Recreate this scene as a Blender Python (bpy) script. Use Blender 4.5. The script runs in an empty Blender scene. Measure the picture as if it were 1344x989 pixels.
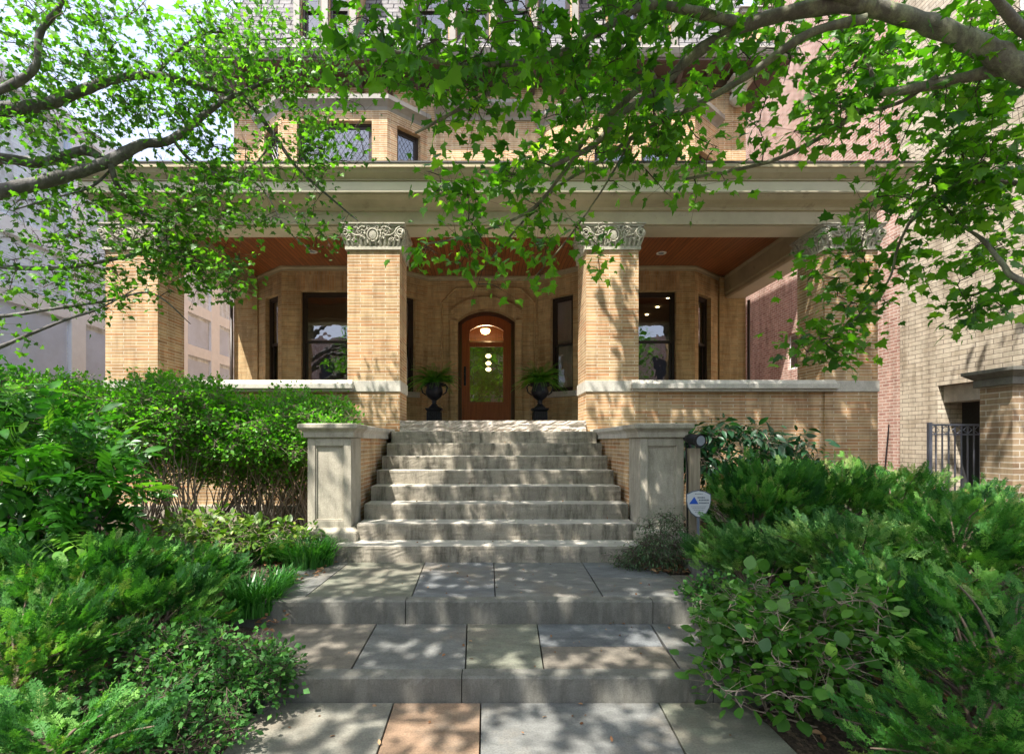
import bpy, math, random
import numpy as np
from mathutils import Vector, Matrix
R = math.radians
rng = np.random.default_rng(7)
random.seed(7)
scene = bpy.context.scene
C = scene.collection

# ------------------------------------------------------------------ camera
cam = bpy.data.cameras.new('camera')
camo = bpy.data.objects.new('camera', cam)
C.objects.link(camo)
EYE = 1.59
FPX = 650.0
camo.location = (0, 0, EYE)
camo.rotation_euler = (R(90), 0, 0)
cam.sensor_width = 36
cam.lens = 36 * FPX / 1344
cam.shift_x = (672 - 637) / 1344
cam.shift_y = (580 - 494.5) / 1344
cam.clip_start = 0.05
cam.clip_end = 2000
scene.camera = camo

# ------------------------------------------------------------------ light
SUN_EL, SUN_AZ = 62.0, 36.0            # azimuth: degrees towards -X from straight behind the camera
w = bpy.data.worlds.new('World')
scene.world = w
w.use_nodes = True
nt = w.node_tree
bg = nt.nodes['Background']
sky = nt.nodes.new('ShaderNodeTexSky')
sky.sky_type = 'NISHITA'
sky.sun_disc = False
sky.sun_elevation = R(SUN_EL)
sky.sun_rotation = R(180 + SUN_AZ)
sky.air_density = 1.0
sky.dust_density = 3.5
sky.ozone_density = 1.2
wtc = nt.nodes.new('ShaderNodeTexCoord')
wmp = nt.nodes.new('ShaderNodeMapping'); wmp.inputs['Scale'].default_value = (1.2, 1.2, 3.0)
wn = nt.nodes.new('ShaderNodeTexNoise'); wn.inputs['Scale'].default_value = 2.2; wn.inputs['Detail'].default_value = 7
wr = nt.nodes.new('ShaderNodeMapRange'); wr.inputs[1].default_value = .35; wr.inputs[2].default_value = .65; wr.inputs[3].default_value = .45; wr.inputs[4].default_value = .90
wx = nt.nodes.new('ShaderNodeMix'); wx.data_type = 'RGBA'; wx.inputs[7].default_value = (2.7, 2.9, 3.7, 1)
nt.links.new(wtc.outputs['Generated'], wmp.inputs['Vector']); nt.links.new(wmp.outputs[0], wn.inputs['Vector']); nt.links.new(wn.outputs[0], wr.inputs[0])
nt.links.new(wr.outputs[0], wx.inputs[0]); nt.links.new(sky.outputs[0], wx.inputs[6]); nt.links.new(wx.outputs[2], bg.inputs[0])
bg.inputs[1].default_value = 0.15
sl = bpy.data.lights.new('sun', 'SUN')
sl.energy = 3.7
sl.angle = R(0.55)
sl.color = (1.0, 0.95, 0.87)
so = bpy.data.objects.new('sun', sl)
C.objects.link(so)
sd = Vector((-math.sin(R(SUN_AZ)) * math.cos(R(SUN_EL)), -math.cos(R(SUN_AZ)) * math.cos(R(SUN_EL)), math.sin(R(SUN_EL))))
so.rotation_euler = sd.to_track_quat('Z', 'Y').to_euler()
so.location = (-6, -8, 20)
scene.view_settings.view_transform = 'Standard'
scene.view_settings.look = 'None'
scene.view_settings.gamma = 1
scene.view_settings.use_curve_mapping = False
scene.view_settings.exposure = 1.68
scene.cycles.max_bounces = 7
scene.cycles.diffuse_bounces = 3
scene.cycles.glossy_bounces = 3
scene.cycles.transmission_bounces = 5
scene.cycles.transparent_max_bounces = 10
scene.cycles.sample_clamp_indirect = 6

def PX(px, Y): return (px - 637.0) / FPX * Y
def PZ(py, Y): return EYE + (580.0 - py) / FPX * Y
def P3(px, py, Y): return Vector((PX(px, Y), Y, PZ(py, Y)))

# ------------------------------------------------------------------ materials
def newmat(name):
    m = bpy.data.materials.new(name)
    m.use_nodes = True
    n = m.node_tree.nodes
    return m, n, m.node_tree.links, n['Principled BSDF']

def ramp(n, stops):
    r = n.new('ShaderNodeValToRGB')
    el = r.color_ramp.elements
    while len(el) > 1: el.remove(el[-1])
    el[0].position = stops[0][0]; el[0].color = (*stops[0][1], 1)
    for p, c in stops[1:]:
        e = el.new(p); e.color = (*c, 1)
    return r

def noise(n, l, vec, scale, detail=4, rough=.55):
    t = n.new('ShaderNodeTexNoise')
    t.inputs['Scale'].default_value = scale
    t.inputs['Detail'].default_value = detail
    t.inputs['Roughness'].default_value = rough
    if vec is not None: l.new(vec, t.inputs['Vector'])
    return t

def mixc(n, l, fac, a, b, mode='MIX'):
    x = n.new('ShaderNodeMix'); x.data_type = 'RGBA'; x.blend_type = mode
    for s, v in ((x.inputs[0], fac), (x.inputs[6], a), (x.inputs[7], b)):
        if hasattr(v, 'links'): l.new(v, s)
        elif isinstance(v, (int, float)): s.default_value = v
        else: s.default_value = (*v, 1)
    return x.outputs[2]

def bump(n, l, h, strength, dist, nrm=None):
    b = n.new('ShaderNodeBump')
    b.inputs['Strength'].default_value = strength
    b.inputs['Distance'].default_value = dist
    l.new(h, b.inputs['Height'])
    if nrm is not None: l.new(nrm, b.inputs['Normal'])
    return b.outputs[0]

def mat_plain(name, col, rough=.6, var=.18, scale=6, metal=0, bmp=.15, bdist=.004, bscale=60, stain=None, spec=.4, coat=0):
    m, n, l, b = newmat(name)
    tc = n.new('ShaderNodeTexCoord')
    t = noise(n, l, tc.outputs['Object'], scale, 6, .6)
    lo = tuple(c * (1 - var) for c in col); hi = tuple(min(1, c * (1 + var)) for c in col)
    r = ramp(n, [(.3, lo), (.7, hi)])
    l.new(t.outputs[0], r.inputs[0])
    out = r.outputs[0]
    if stain:
        t2 = noise(n, l, tc.outputs['Object'], stain[1], 8, .7)
        r2 = ramp(n, [(stain[2], (0, 0, 0)), (stain[3], (1, 1, 1))])
        l.new(t2.outputs[0], r2.inputs[0])
        out = mixc(n, l, r2.outputs[0], out, stain[0])
    l.new(out, b.inputs['Base Color'])
    b.inputs['Roughness'].default_value = rough
    b.inputs['Metallic'].default_value = metal
    b.inputs['Specular IOR Level'].default_value = spec
    b.inputs['Coat Weight'].default_value = coat
    if bmp:
        t3 = noise(n, l, tc.outputs['Object'], bscale, 5, .6)
        l.new(bump(n, l, t3.outputs[0], bmp, bdist), b.inputs['Normal'])
    return m

def mat_brick(name, c1, c2, c3, mortar, bw, bh, ms, off=.5, vbump=.6, tone=(.75, 1.2), smooth=.15, bdist=.006):
    m, n, l, b = newmat(name)
    tc = n.new('ShaderNodeTexCoord')
    br = n.new('ShaderNodeTexBrick')
    br.offset = off
    br.inputs['Scale'].default_value = 1
    br.inputs['Brick Width'].default_value = bw
    br.inputs['Row Height'].default_value = bh
    br.inputs['Mortar Size'].default_value = ms
    br.inputs['Mortar Smooth'].default_value = smooth
    br.inputs['Bias'].default_value = 0
    br.inputs['Color1'].default_value = (0, 0, 0, 1)
    br.inputs['Color2'].default_value = (1, 1, 1, 1)
    br.inputs['Mortar'].default_value = (.5, .5, .5, 1)
    dn = noise(n, l, tc.outputs['UV'], 9, 3, .6)
    va = n.new('ShaderNodeVectorMath'); va.operation = 'MULTIPLY_ADD'; va.inputs[1].default_value = (.012, .006, 0)
    l.new(dn.outputs['Color'], va.inputs[0]); l.new(tc.outputs['UV'], va.inputs[2])
    l.new(va.outputs[0], br.inputs['Vector'])
    # a second, longer grid of bricks gives neighbouring bricks unrelated tones
    mp = n.new('ShaderNodeMapping'); mp.inputs['Scale'].default_value = (1 / bw, 1 / bh, 1)
    l.new(tc.outputs['UV'], mp.inputs['Vector'])
    r = ramp(n, [(0, c1), (.45, c2), (.8, c3), (1, c2)])
    l.new(br.outputs['Color'], r.inputs[0])
    nz = noise(n, l, tc.outputs['UV'], 2.2, 5, .65)
    hs = n.new('ShaderNodeMapRange'); hs.inputs[1].default_value = .25; hs.inputs[2].default_value = .75
    hs.inputs[3].default_value = tone[0]; hs.inputs[4].default_value = tone[1]
    l.new(nz.outputs[0], hs.inputs[0])
    v = n.new('ShaderNodeHueSaturation'); l.new(r.outputs[0], v.inputs['Color']); l.new(hs.outputs[0], v.inputs['Value'])
    # streaks inside each brick
    mp2 = n.new('ShaderNodeMapping'); mp2.inputs['Scale'].default_value = (3.2, 19, 1)
    l.new(tc.outputs['UV'], mp2.inputs['Vector'])
    nz2 = noise(n, l, mp2.outputs[0], 1.0, 4, .6)
    hs2 = n.new('ShaderNodeMapRange'); hs2.inputs[1].default_value = .3; hs2.inputs[2].default_value = .7
    hs2.inputs[3].default_value = .82; hs2.inputs[4].default_value = 1.15
    l.new(nz2.outputs[0], hs2.inputs[0])
    v2 = n.new('ShaderNodeHueSaturation'); l.new(v.outputs[0], v2.inputs['Color']); l.new(hs2.outputs[0], v2.inputs['Value'])
    out = mixc(n, l, br.outputs['Fac'], v2.outputs[0], mortar)
    # soot and water runs
    mp3 = n.new('ShaderNodeMapping'); mp3.inputs['Scale'].default_value = (2.6, .45, 1)
    l.new(tc.outputs['UV'], mp3.inputs['Vector'])
    nz3 = noise(n, l, mp3.outputs[0], 1.6, 7, .7)
    r3 = ramp(n, [(.36, (.66, .63, .60)), (.56, (1.03, 1.03, 1.03))])
    l.new(nz3.outputs[0], r3.inputs[0])
    out = mixc(n, l, 1.0, out, r3.outputs[0], 'MULTIPLY')
    l.new(out, b.inputs['Base Color'])
    b.inputs['Roughness'].default_value = .85
    b.inputs['Specular IOR Level'].default_value = .25
    inv = n.new('ShaderNodeMath'); inv.operation = 'SUBTRACT'; inv.inputs[0].default_value = 1
    l.new(br.outputs['Fac'], inv.inputs[1])
    nb = noise(n, l, tc.outputs['UV'], 70, 3, .6)
    ad = n.new('ShaderNodeMath'); ad.operation = 'MULTIPLY_ADD'
    l.new(nb.outputs[0], ad.inputs[0]); ad.inputs[1].default_value = .35; l.new(inv.outputs[0], ad.inputs[2])
    l.new(bump(n, l, ad.outputs[0], vbump, bdist), b.inputs['Normal'])
    return m

def mat_wood(name, c1, c2, rough=.35, coat=0, planks=None):
    m, n, l, b = newmat(name)
    tc = n.new('ShaderNodeTexCoord')
    mp = n.new('ShaderNodeMapping'); mp.inputs['Scale'].default_value = (18, 18, 1.2) if not planks else (22, 1.3, 1)
    src = tc.outputs['UV'] if planks else tc.outputs['Object']
    l.new(src, mp.inputs['Vector'])
    t = noise(n, l, mp.outputs[0], 1.6, 6, .6)
    r = ramp(n, [(.3, c1), (.7, c2)])
    l.new(t.outputs[0], r.inputs[0])
    out = r.outputs[0]
    if planks:
        mp2 = n.new('ShaderNodeMapping'); mp2.inputs['Rotation'].default_value = (0, 0, R(90))
        l.new(tc.outputs['UV'], mp2.inputs['Vector'])
        br = n.new('ShaderNodeTexBrick')
        br.inputs['Scale'].default_value = 1
        br.inputs['Brick Width'].default_value = 2.4; br.inputs['Row Height'].default_value = planks
        br.inputs['Mortar Size'].default_value = planks * .09; br.inputs['Mortar Smooth'].default_value = .4
        br.inputs['Color1'].default_value = (.75, .75, .75, 1); br.inputs['Color2'].default_value = (1.15, 1.15, 1.15, 1)
        br.inputs['Mortar'].default_value = (.25, .25, .25, 1)
        l.new(mp2.outputs[0], br.inputs['Vector'])
        out = mixc(n, l, 1.0, out, br.outputs['Color'], 'MULTIPLY')
        inv = n.new('ShaderNodeMath'); inv.operation = 'SUBTRACT'; inv.inputs[0].default_value = 1
        l.new(br.outputs['Fac'], inv.inputs[1])
        l.new(bump(n, l, inv.outputs[0], .8, .008), b.inputs['Normal'])
    else:
        l.new(bump(n, l, t.outputs[0], .2, .003), b.inputs['Normal'])
    l.new(out, b.inputs['Base Color'])
    b.inputs['Roughness'].default_value = rough
    b.inputs['Coat Weight'].default_value = coat
    return m

def mat_leaf(name, stops, trans=.35, rough=.42, spec=.5, tstop=None):
    m, n, l, b = newmat(name)
    at = n.new('ShaderNodeAttribute'); at.attribute_name = 'leaf_tone'
    r = ramp(n, stops)
    l.new(at.outputs['Fac'], r.inputs[0])
    l.new(r.outputs[0], b.inputs['Base Color'])
    b.inputs['Roughness'].default_value = rough
    b.inputs['Specular IOR Level'].default_value = spec
    tr = n.new('ShaderNodeBsdfTranslucent')
    tcol = mixc(n, l, 1.0, r.outputs[0], tstop or (1.8, 2.05, .6), 'MULTIPLY')
    l.new(tcol, tr.inputs['Color'])
    mx = n.new('ShaderNodeMixShader'); mx.inputs[0].default_value = trans
    l.new(b.outputs[0], mx.inputs[1]); l.new(tr.outputs[0], mx.inputs[2])
    l.new(mx.outputs[0], n['Material Output'].inputs[0])
    return m

def mat_glass(name, refl=.30, tint=(.75, .8, .78), rough=.01, wav=0):
    m, n, l, b = newmat(name)
    n.remove(b)
    fr = n.new('ShaderNodeFresnel'); fr.inputs[0].default_value = 1.5
    mr = n.new('ShaderNodeMapRange'); mr.inputs[1].default_value = 0; mr.inputs[2].default_value = 1
    mr.inputs[3].default_value = refl; mr.inputs[4].default_value = 1
    l.new(fr.outputs[0], mr.inputs[0])
    g = n.new('ShaderNodeBsdfGlossy'); g.inputs['Roughness'].default_value = rough
    t = n.new('ShaderNodeBsdfTransparent'); t.inputs[0].default_value = (*tint, 1)
    if wav:
        tc = n.new('ShaderNodeTexCoord')
        if wav > 1:
            v = n.new('ShaderNodeTexVoronoi'); v.inputs['Scale'].default_value = 15
            l.new(tc.outputs['Object'], v.inputs['Vector'])
            l.new(bump(n, l, v.outputs['Distance'], .22, .012), g.inputs['Normal'])
        else:
            v = noise(n, l, tc.outputs['Object'], 2.5, 2)
            l.new(bump(n, l, v.outputs[0], .10, .03), g.inputs['Normal'])
    mx = n.new('ShaderNodeMixShader')
    l.new(mr.outputs[0], mx.inputs[0]); l.new(t.outputs[0], mx.inputs[1]); l.new(g.outputs[0], mx.inputs[2])
    l.new(mx.outputs[0], n['Material Output'].inputs[0])
    return m

def mat_emit(name, col, s):
    m, n, l, b = newmat(name)
    b.inputs['Base Color'].default_value = (*col, 1)
    b.inputs['Emission Color'].default_value = (*col, 1)
    b.inputs['Emission Strength'].default_value = s
    return m

def mat_attr(name, rough=.75, bs=35):
    """slabs of stone, each with a colour of its own held in the attribute slab_colour"""
    m, n, l, b = newmat(name)
    tc = n.new('ShaderNodeTexCoord')
    at = n.new('ShaderNodeAttribute'); at.attribute_name = 'slab_colour'
    mp = n.new('ShaderNodeMapping'); mp.inputs['Scale'].default_value = (1, 2.2, 1)
    l.new(tc.outputs['Object'], mp.inputs['Vector'])
    t = noise(n, l, mp.outputs[0], 3.2, 8, .68)
    hs = n.new('ShaderNodeMapRange'); hs.inputs[1].default_value = .28; hs.inputs[2].default_value = .72
    hs.inputs[3].default_value = .50; hs.inputs[4].default_value = 1.30
    l.new(t.outputs[0], hs.inputs[0])
    v = n.new('ShaderNodeHueSaturation'); l.new(at.outputs['Color'], v.inputs['Color']); l.new(hs.outputs[0], v.inputs['Value'])
    t2 = noise(n, l, tc.outputs['Object'], 1.3, 6, .7)
    r2 = ramp(n, [(.5, (0, 0, 0)), (.72, (1, 1, 1))])
    l.new(t2.outputs[0], r2.inputs[0])
    out = mixc(n, l, r2.outputs[0], v.outputs[0], (.20, .17, .13))
    t4 = noise(n, l, tc.outputs['Object'], 90, 3, .7)
    r4 = ramp(n, [(.3, (.7, .7, .7)), (.6, (1.08, 1.08, 1.08))])
    l.new(t4.outputs[0], r4.inputs[0])
    out = mixc(n, l, 1.0, out, r4.outputs[0], 'MULTIPLY')
    l.new(out, b.inputs['Base Color'])
    b.inputs['Roughness'].default_value = rough
    t3 = noise(n, l, mp.outputs[0], bs, 8, .7)
    l.new(bump(n, l, t3.outputs[0], .5, .006), b.inputs['Normal'])
    return m

def mat_stone(name, col, dark, rough=.85, streak=.5, rock=.35, sc=5):
    """weathered limestone: pale ground, dark vertical runs and lichen"""
    m, n, l, b = newmat(name)
    tc = n.new('ShaderNodeTexCoord')
    t = noise(n, l, tc.outputs['Object'], sc, 8, .65)
    r = ramp(n, [(.3, tuple(c * .78 for c in col)), (.7, tuple(c * 1.12 for c in col))])
    l.new(t.outputs[0], r.inputs[0])
    mp = n.new('ShaderNodeMapping'); mp.inputs['Scale'].default_value = (6, 6, 1.2)
    l.new(tc.outputs['Object'], mp.inputs['Vector'])
    t2 = noise(n, l, mp.outputs[0], 1.5, 8, .72)
    r2 = ramp(n, [(.46, (0, 0, 0)), (.66, (streak,) * 3)])
    l.new(t2.outputs[0], r2.inputs[0])
    out = mixc(n, l, r2.outputs[0], r.outputs[0], dark)
    t4 = noise(n, l, tc.outputs['Object'], 110, 3, .7)
    r4 = ramp(n, [(.28, (.72, .72, .72)), (.6, (1.06, 1.06, 1.06))])
    l.new(t4.outputs[0], r4.inputs[0])
    out = mixc(n, l, 1.0, out, r4.outputs[0], 'MULTIPLY')
    l.new(out, b.inputs['Base Color'])
    b.inputs['Roughness'].default_value = rough
    t3 = noise(n, l, tc.outputs['Object'], 28, 8, .7)
    l.new(bump(n, l, t3.outputs[0], rock, .012), b.inputs['Normal'])
    return m

M = {}
M['brick'] = mat_brick('tan_roman_brick', (.40, .235, .115), (.56, .39, .21), (.50, .255, .115), (.64, .54, .40), .40, .050, .006, vbump=.5)
M['brick_in'] = mat_brick('ochre_brick', (.47, .31, .145), (.60, .43, .22), (.53, .32, .14), (.58, .47, .30), .36, .050, .005, vbump=.4)
M['soldier'] = mat_brick('soldier_brick', (.52, .33, .17), (.58, .40, .22), (.50, .29, .13), (.50, .40, .26), .055, .60, .004, vbump=.4)
M['pink'] = mat_brick('pink_brick', (.47, .27, .21), (.56, .36, .29), (.40, .21, .17), (.66, .56, .48), .20, .0675, .010, vbump=.7)
M['cream'] = mat_brick('cream_brick', (.56, .49, .38), (.64, .56, .44), (.52, .44, .33), (.22, .185, .15), .30, .085, .006, vbump=.9, tone=(.9, 1.08), bdist=.012)
M['gatebrick'] = mat_brick('brown_gate_brick', (.30, .22, .13), (.36, .27, .17), (.27, .18, .11), (.48, .43, .35), .36, .078, .008)
M['white'] = mat_brick('white_painted_brick', (.78, .87, .98), (.80, .89, .99), (.76, .85, .97), (.68, .76, .92), .22, .075, .006, vbump=.5, tone=(.94, 1.05))
M['whiteband'] = mat_plain('white_paint', (.88, .90, .96), .7, .05)
M['panelblue'] = mat_plain('blue_grey_render', (.58, .66, .84), .8, .12, 2, stain=((.6, .48, .42), 3, .72, .8))
M['trim'] = mat_plain('tan_painted_trim', (.42, .35, .225), .5, .14, 2.2, bmp=.15, stain=((.24, .19, .12), 5, .58, .75))
M['trimlight'] = mat_plain('pale_board', (.60, .54, .40), .5, .06, 3, bmp=.1)
M['roofedge'] = mat_plain('dark_roof_edge', (.05, .045, .04), .6)
M['lime'] = mat_stone('limestone', (.46, .415, .325), (.17, .15, .11), streak=.5)
M['limec'] = mat_stone('limestone_carved', (.50, .465, .37), (.22, .19, .14), streak=.35, rock=.5)
M['limelt'] = mat_stone('pale_limestone', (.58, .55, .48), (.30, .27, .22), streak=.4, rock=.2)
M['step'] = mat_stone('worn_shaded_step_stone', (.31, .275, .215), (.075, .068, .05), streak=.9, rock=.35, sc=4)  # weathered stone, base colour darkened to paint shade onto the risers
M['tread'] = mat_stone('worn_lit_tread_stone', (.50, .465, .40), (.24, .22, .18), streak=.4, rock=.25, sc=5)  # same stone in a paler colour, painting light onto the tread tops
M['rockface'] = mat_stone('rock_faced_stone', (.52, .45, .38), (.25, .2, .15), streak=.4, rock=1.0, sc=7)
M['kerb'] = mat_stone('bluestone_edge', (.175, .17, .145), (.085, .08, .065), streak=.6, rock=.3, sc=6)
M['flag'] = mat_attr('bluestone_flags')
M['ceil'] = mat_wood('cherry_ceiling_planks', (.27, .075, .022), (.42, .14, .045), .35, .2, planks=.085)
M['maho'] = mat_wood('mahogany', (.24, .050, .012), (.42, .10, .024), .38, .1)
M['darkframe'] = mat_plain('dark_brown_sash', (.035, .024, .018), .4, .15, bmp=.05)
M['mahodark'] = mat_wood('dark_mahogany', (.05, .016, .008), (.10, .03, .014), .35, .3)
M['glass'] = mat_glass('window_glass', .26, wav=1)
M['glassdoor'] = mat_glass('leaded_glass', .34, (.42, .44, .36), .01, wav=1)
M['glassclear'] = mat_glass('transom_glass', .05, (.9, .85, .75), .02)
M['lead'] = mat_plain('lead_cames', (.10, .10, .10), .4, metal=.6)
M['curtain'] = mat_plain('white_curtain', (.62, .60, .56), .9, .1)
M['interior'] = mat_plain('interior_plaster', (.30, .22, .13), .9)
M['iwood'] = mat_wood('interior_wood', (.12, .04, .015), (.22, .08, .03), .4)
M['iron'] = mat_plain('black_cast_iron', (.020, .022, .032), .38, .3, 12, metal=.35, bmp=.3, bscale=40)
M['fence'] = mat_plain('grey_painted_iron', (.22, .235, .29), .45, .1, metal=.3)
M['metalwhite'] = mat_plain('white_metal', (.75, .74, .70), .5, .05)
M['slate'] = mat_brick('grey_slates', (.20, .195, .20), (.26, .25, .25), (.15, .145, .16), (.03, .03, .035), .30, .17, .014, vbump=1, bdist=.03)
M['greytrim'] = mat_plain('grey_stone_trim', (.27, .245, .21), .6, .12)
M['brownwood'] = mat_plain('dark_brown_soffit', (.085, .05, .035), .5, .15)
M['post'] = mat_wood('weathered_post', (.20, .155, .10), (.36, .30, .21), .8)
M['black'] = mat_plain('black_plastic', (.015, .015, .018), .35, .1)
M['lens'] = mat_plain('lamp_lens', (.30, .33, .38), .15, .1)
M['signwhite'] = mat_plain('sign_face', (.56, .57, .58), .5, .04)
M['signblue'] = mat_plain('sign_blue', (.02, .09, .48), .5, .05)
M['signgrey'] = mat_plain('sign_lettering', (.10, .12, .16), .5)
M['bark'] = mat_stone('plane_bark', (.17, .155, .12), (.36, .37, .22), streak=.9, rock=.7, sc=9)
M['bark2'] = mat_stone('grey_bark', (.105, .098, .09), (.28, .27, .26), streak=.75, rock=.9, sc=12)
M['stem'] = mat_plain('shrub_stems', (.30, .235, .18), .9, .3, 20)
M['junstem'] = mat_plain('juniper_wood', (.15, .11, .08), .9, .3, 20)
M['stemdark'] = mat_plain('dark_twigs', (.075, .055, .04), .9, .3, 20)
M['soil'] = mat_plain('soil_and_mulch', (.055, .040, .028), .95, .5, 25, bmp=1, bdist=.03, bscale=40, stain=((.16, .11, .07), 18, .52, .62))
M['asphalt'] = mat_plain('asphalt', (.05, .05, .05), .9, .2, 30)
G = [(0, (.030, .105, .010)), (.4, (.075, .215, .014)), (.75, (.145, .33, .022)), (1, (.26, .46, .04))]
M['leaf_r'] = mat_leaf('plane_tree_leaf', G, .5)
M['leaf_l'] = mat_leaf('small_tree_leaf', [(0, (.028, .095, .012)), (.5, (.070, .20, .018)), (1, (.17, .37, .03))], .5)
M['leaf_hedge'] = mat_leaf('hedge_leaf', [(0, (.045, .18, .014)), (.5, (.10, .32, .02)), (1, (.24, .50, .04))], .38)
M['leaf_big'] = mat_leaf('glossy_compound_leaf', [(0, (.020, .10, .014)), (.6, (.05, .19, .018)), (1, (.16, .34, .04))], .32, .35)
M['leaf_round'] = mat_leaf('round_leaf', [(0, (.030, .105, .015)), (.6, (.065, .19, .022)), (1, (.17, .33, .05))], .35, .4)
M['leaf_ivy'] = mat_leaf('ivy_leaf', [(0, (.025, .095, .020)), (.6, (.06, .19, .035)), (1, (.18, .34, .08))], .25, .6, .3)
M['leaf_dark'] = mat_leaf('dark_green_leaf', [(0, (.012, .055, .022)), (.7, (.025, .095, .035)), (1, (.06, .15, .05))], .25, .4)
M['leaf_jun'] = mat_leaf('juniper_scale', [(0, (.018, .085, .018)), (.5, (.068, .23, .038)), (.88, (.20, .40, .08)), (.93, (.27, .33, .12)), (1, (.28, .22, .09))], .3, .6, .3)
M['leaf_jun2'] = mat_leaf('juniper_scale_light', [(0, (.035, .12, .030)), (.5, (.12, .28, .07)), (.9, (.30, .46, .16)), (1, (.32, .26, .11))], .3, .6, .3)
M['leaf_yel'] = mat_leaf('lime_leaf', [(0, (.045, .12, .015)), (.6, (.11, .21, .025)), (1, (.26, .32, .045))], .3)
M['blade'] = mat_leaf('grass_blade', [(0, (.020, .10, .018)), (.6, (.055, .21, .030)), (1, (.14, .34, .06))], .3, .35)
M['fern'] = mat_leaf('fern_frond', [(0, (.05, .19, .02)), (.6, (.12, .35, .04)), (1, (.25, .50, .07))], .3)
M['weep'] = mat_leaf('grey_green_needle', [(0, (.030, .075, .028)), (.6, (.07, .14, .05)), (1, (.20, .25, .13))], .2, .6)
M['litter'] = mat_leaf('dead_leaf', [(0, (.12, .055, .025)), (.5, (.28, .14, .07)), (1, (.42, .27, .15))], .15, .8, .2, tstop=(1, .8, .5))

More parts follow.
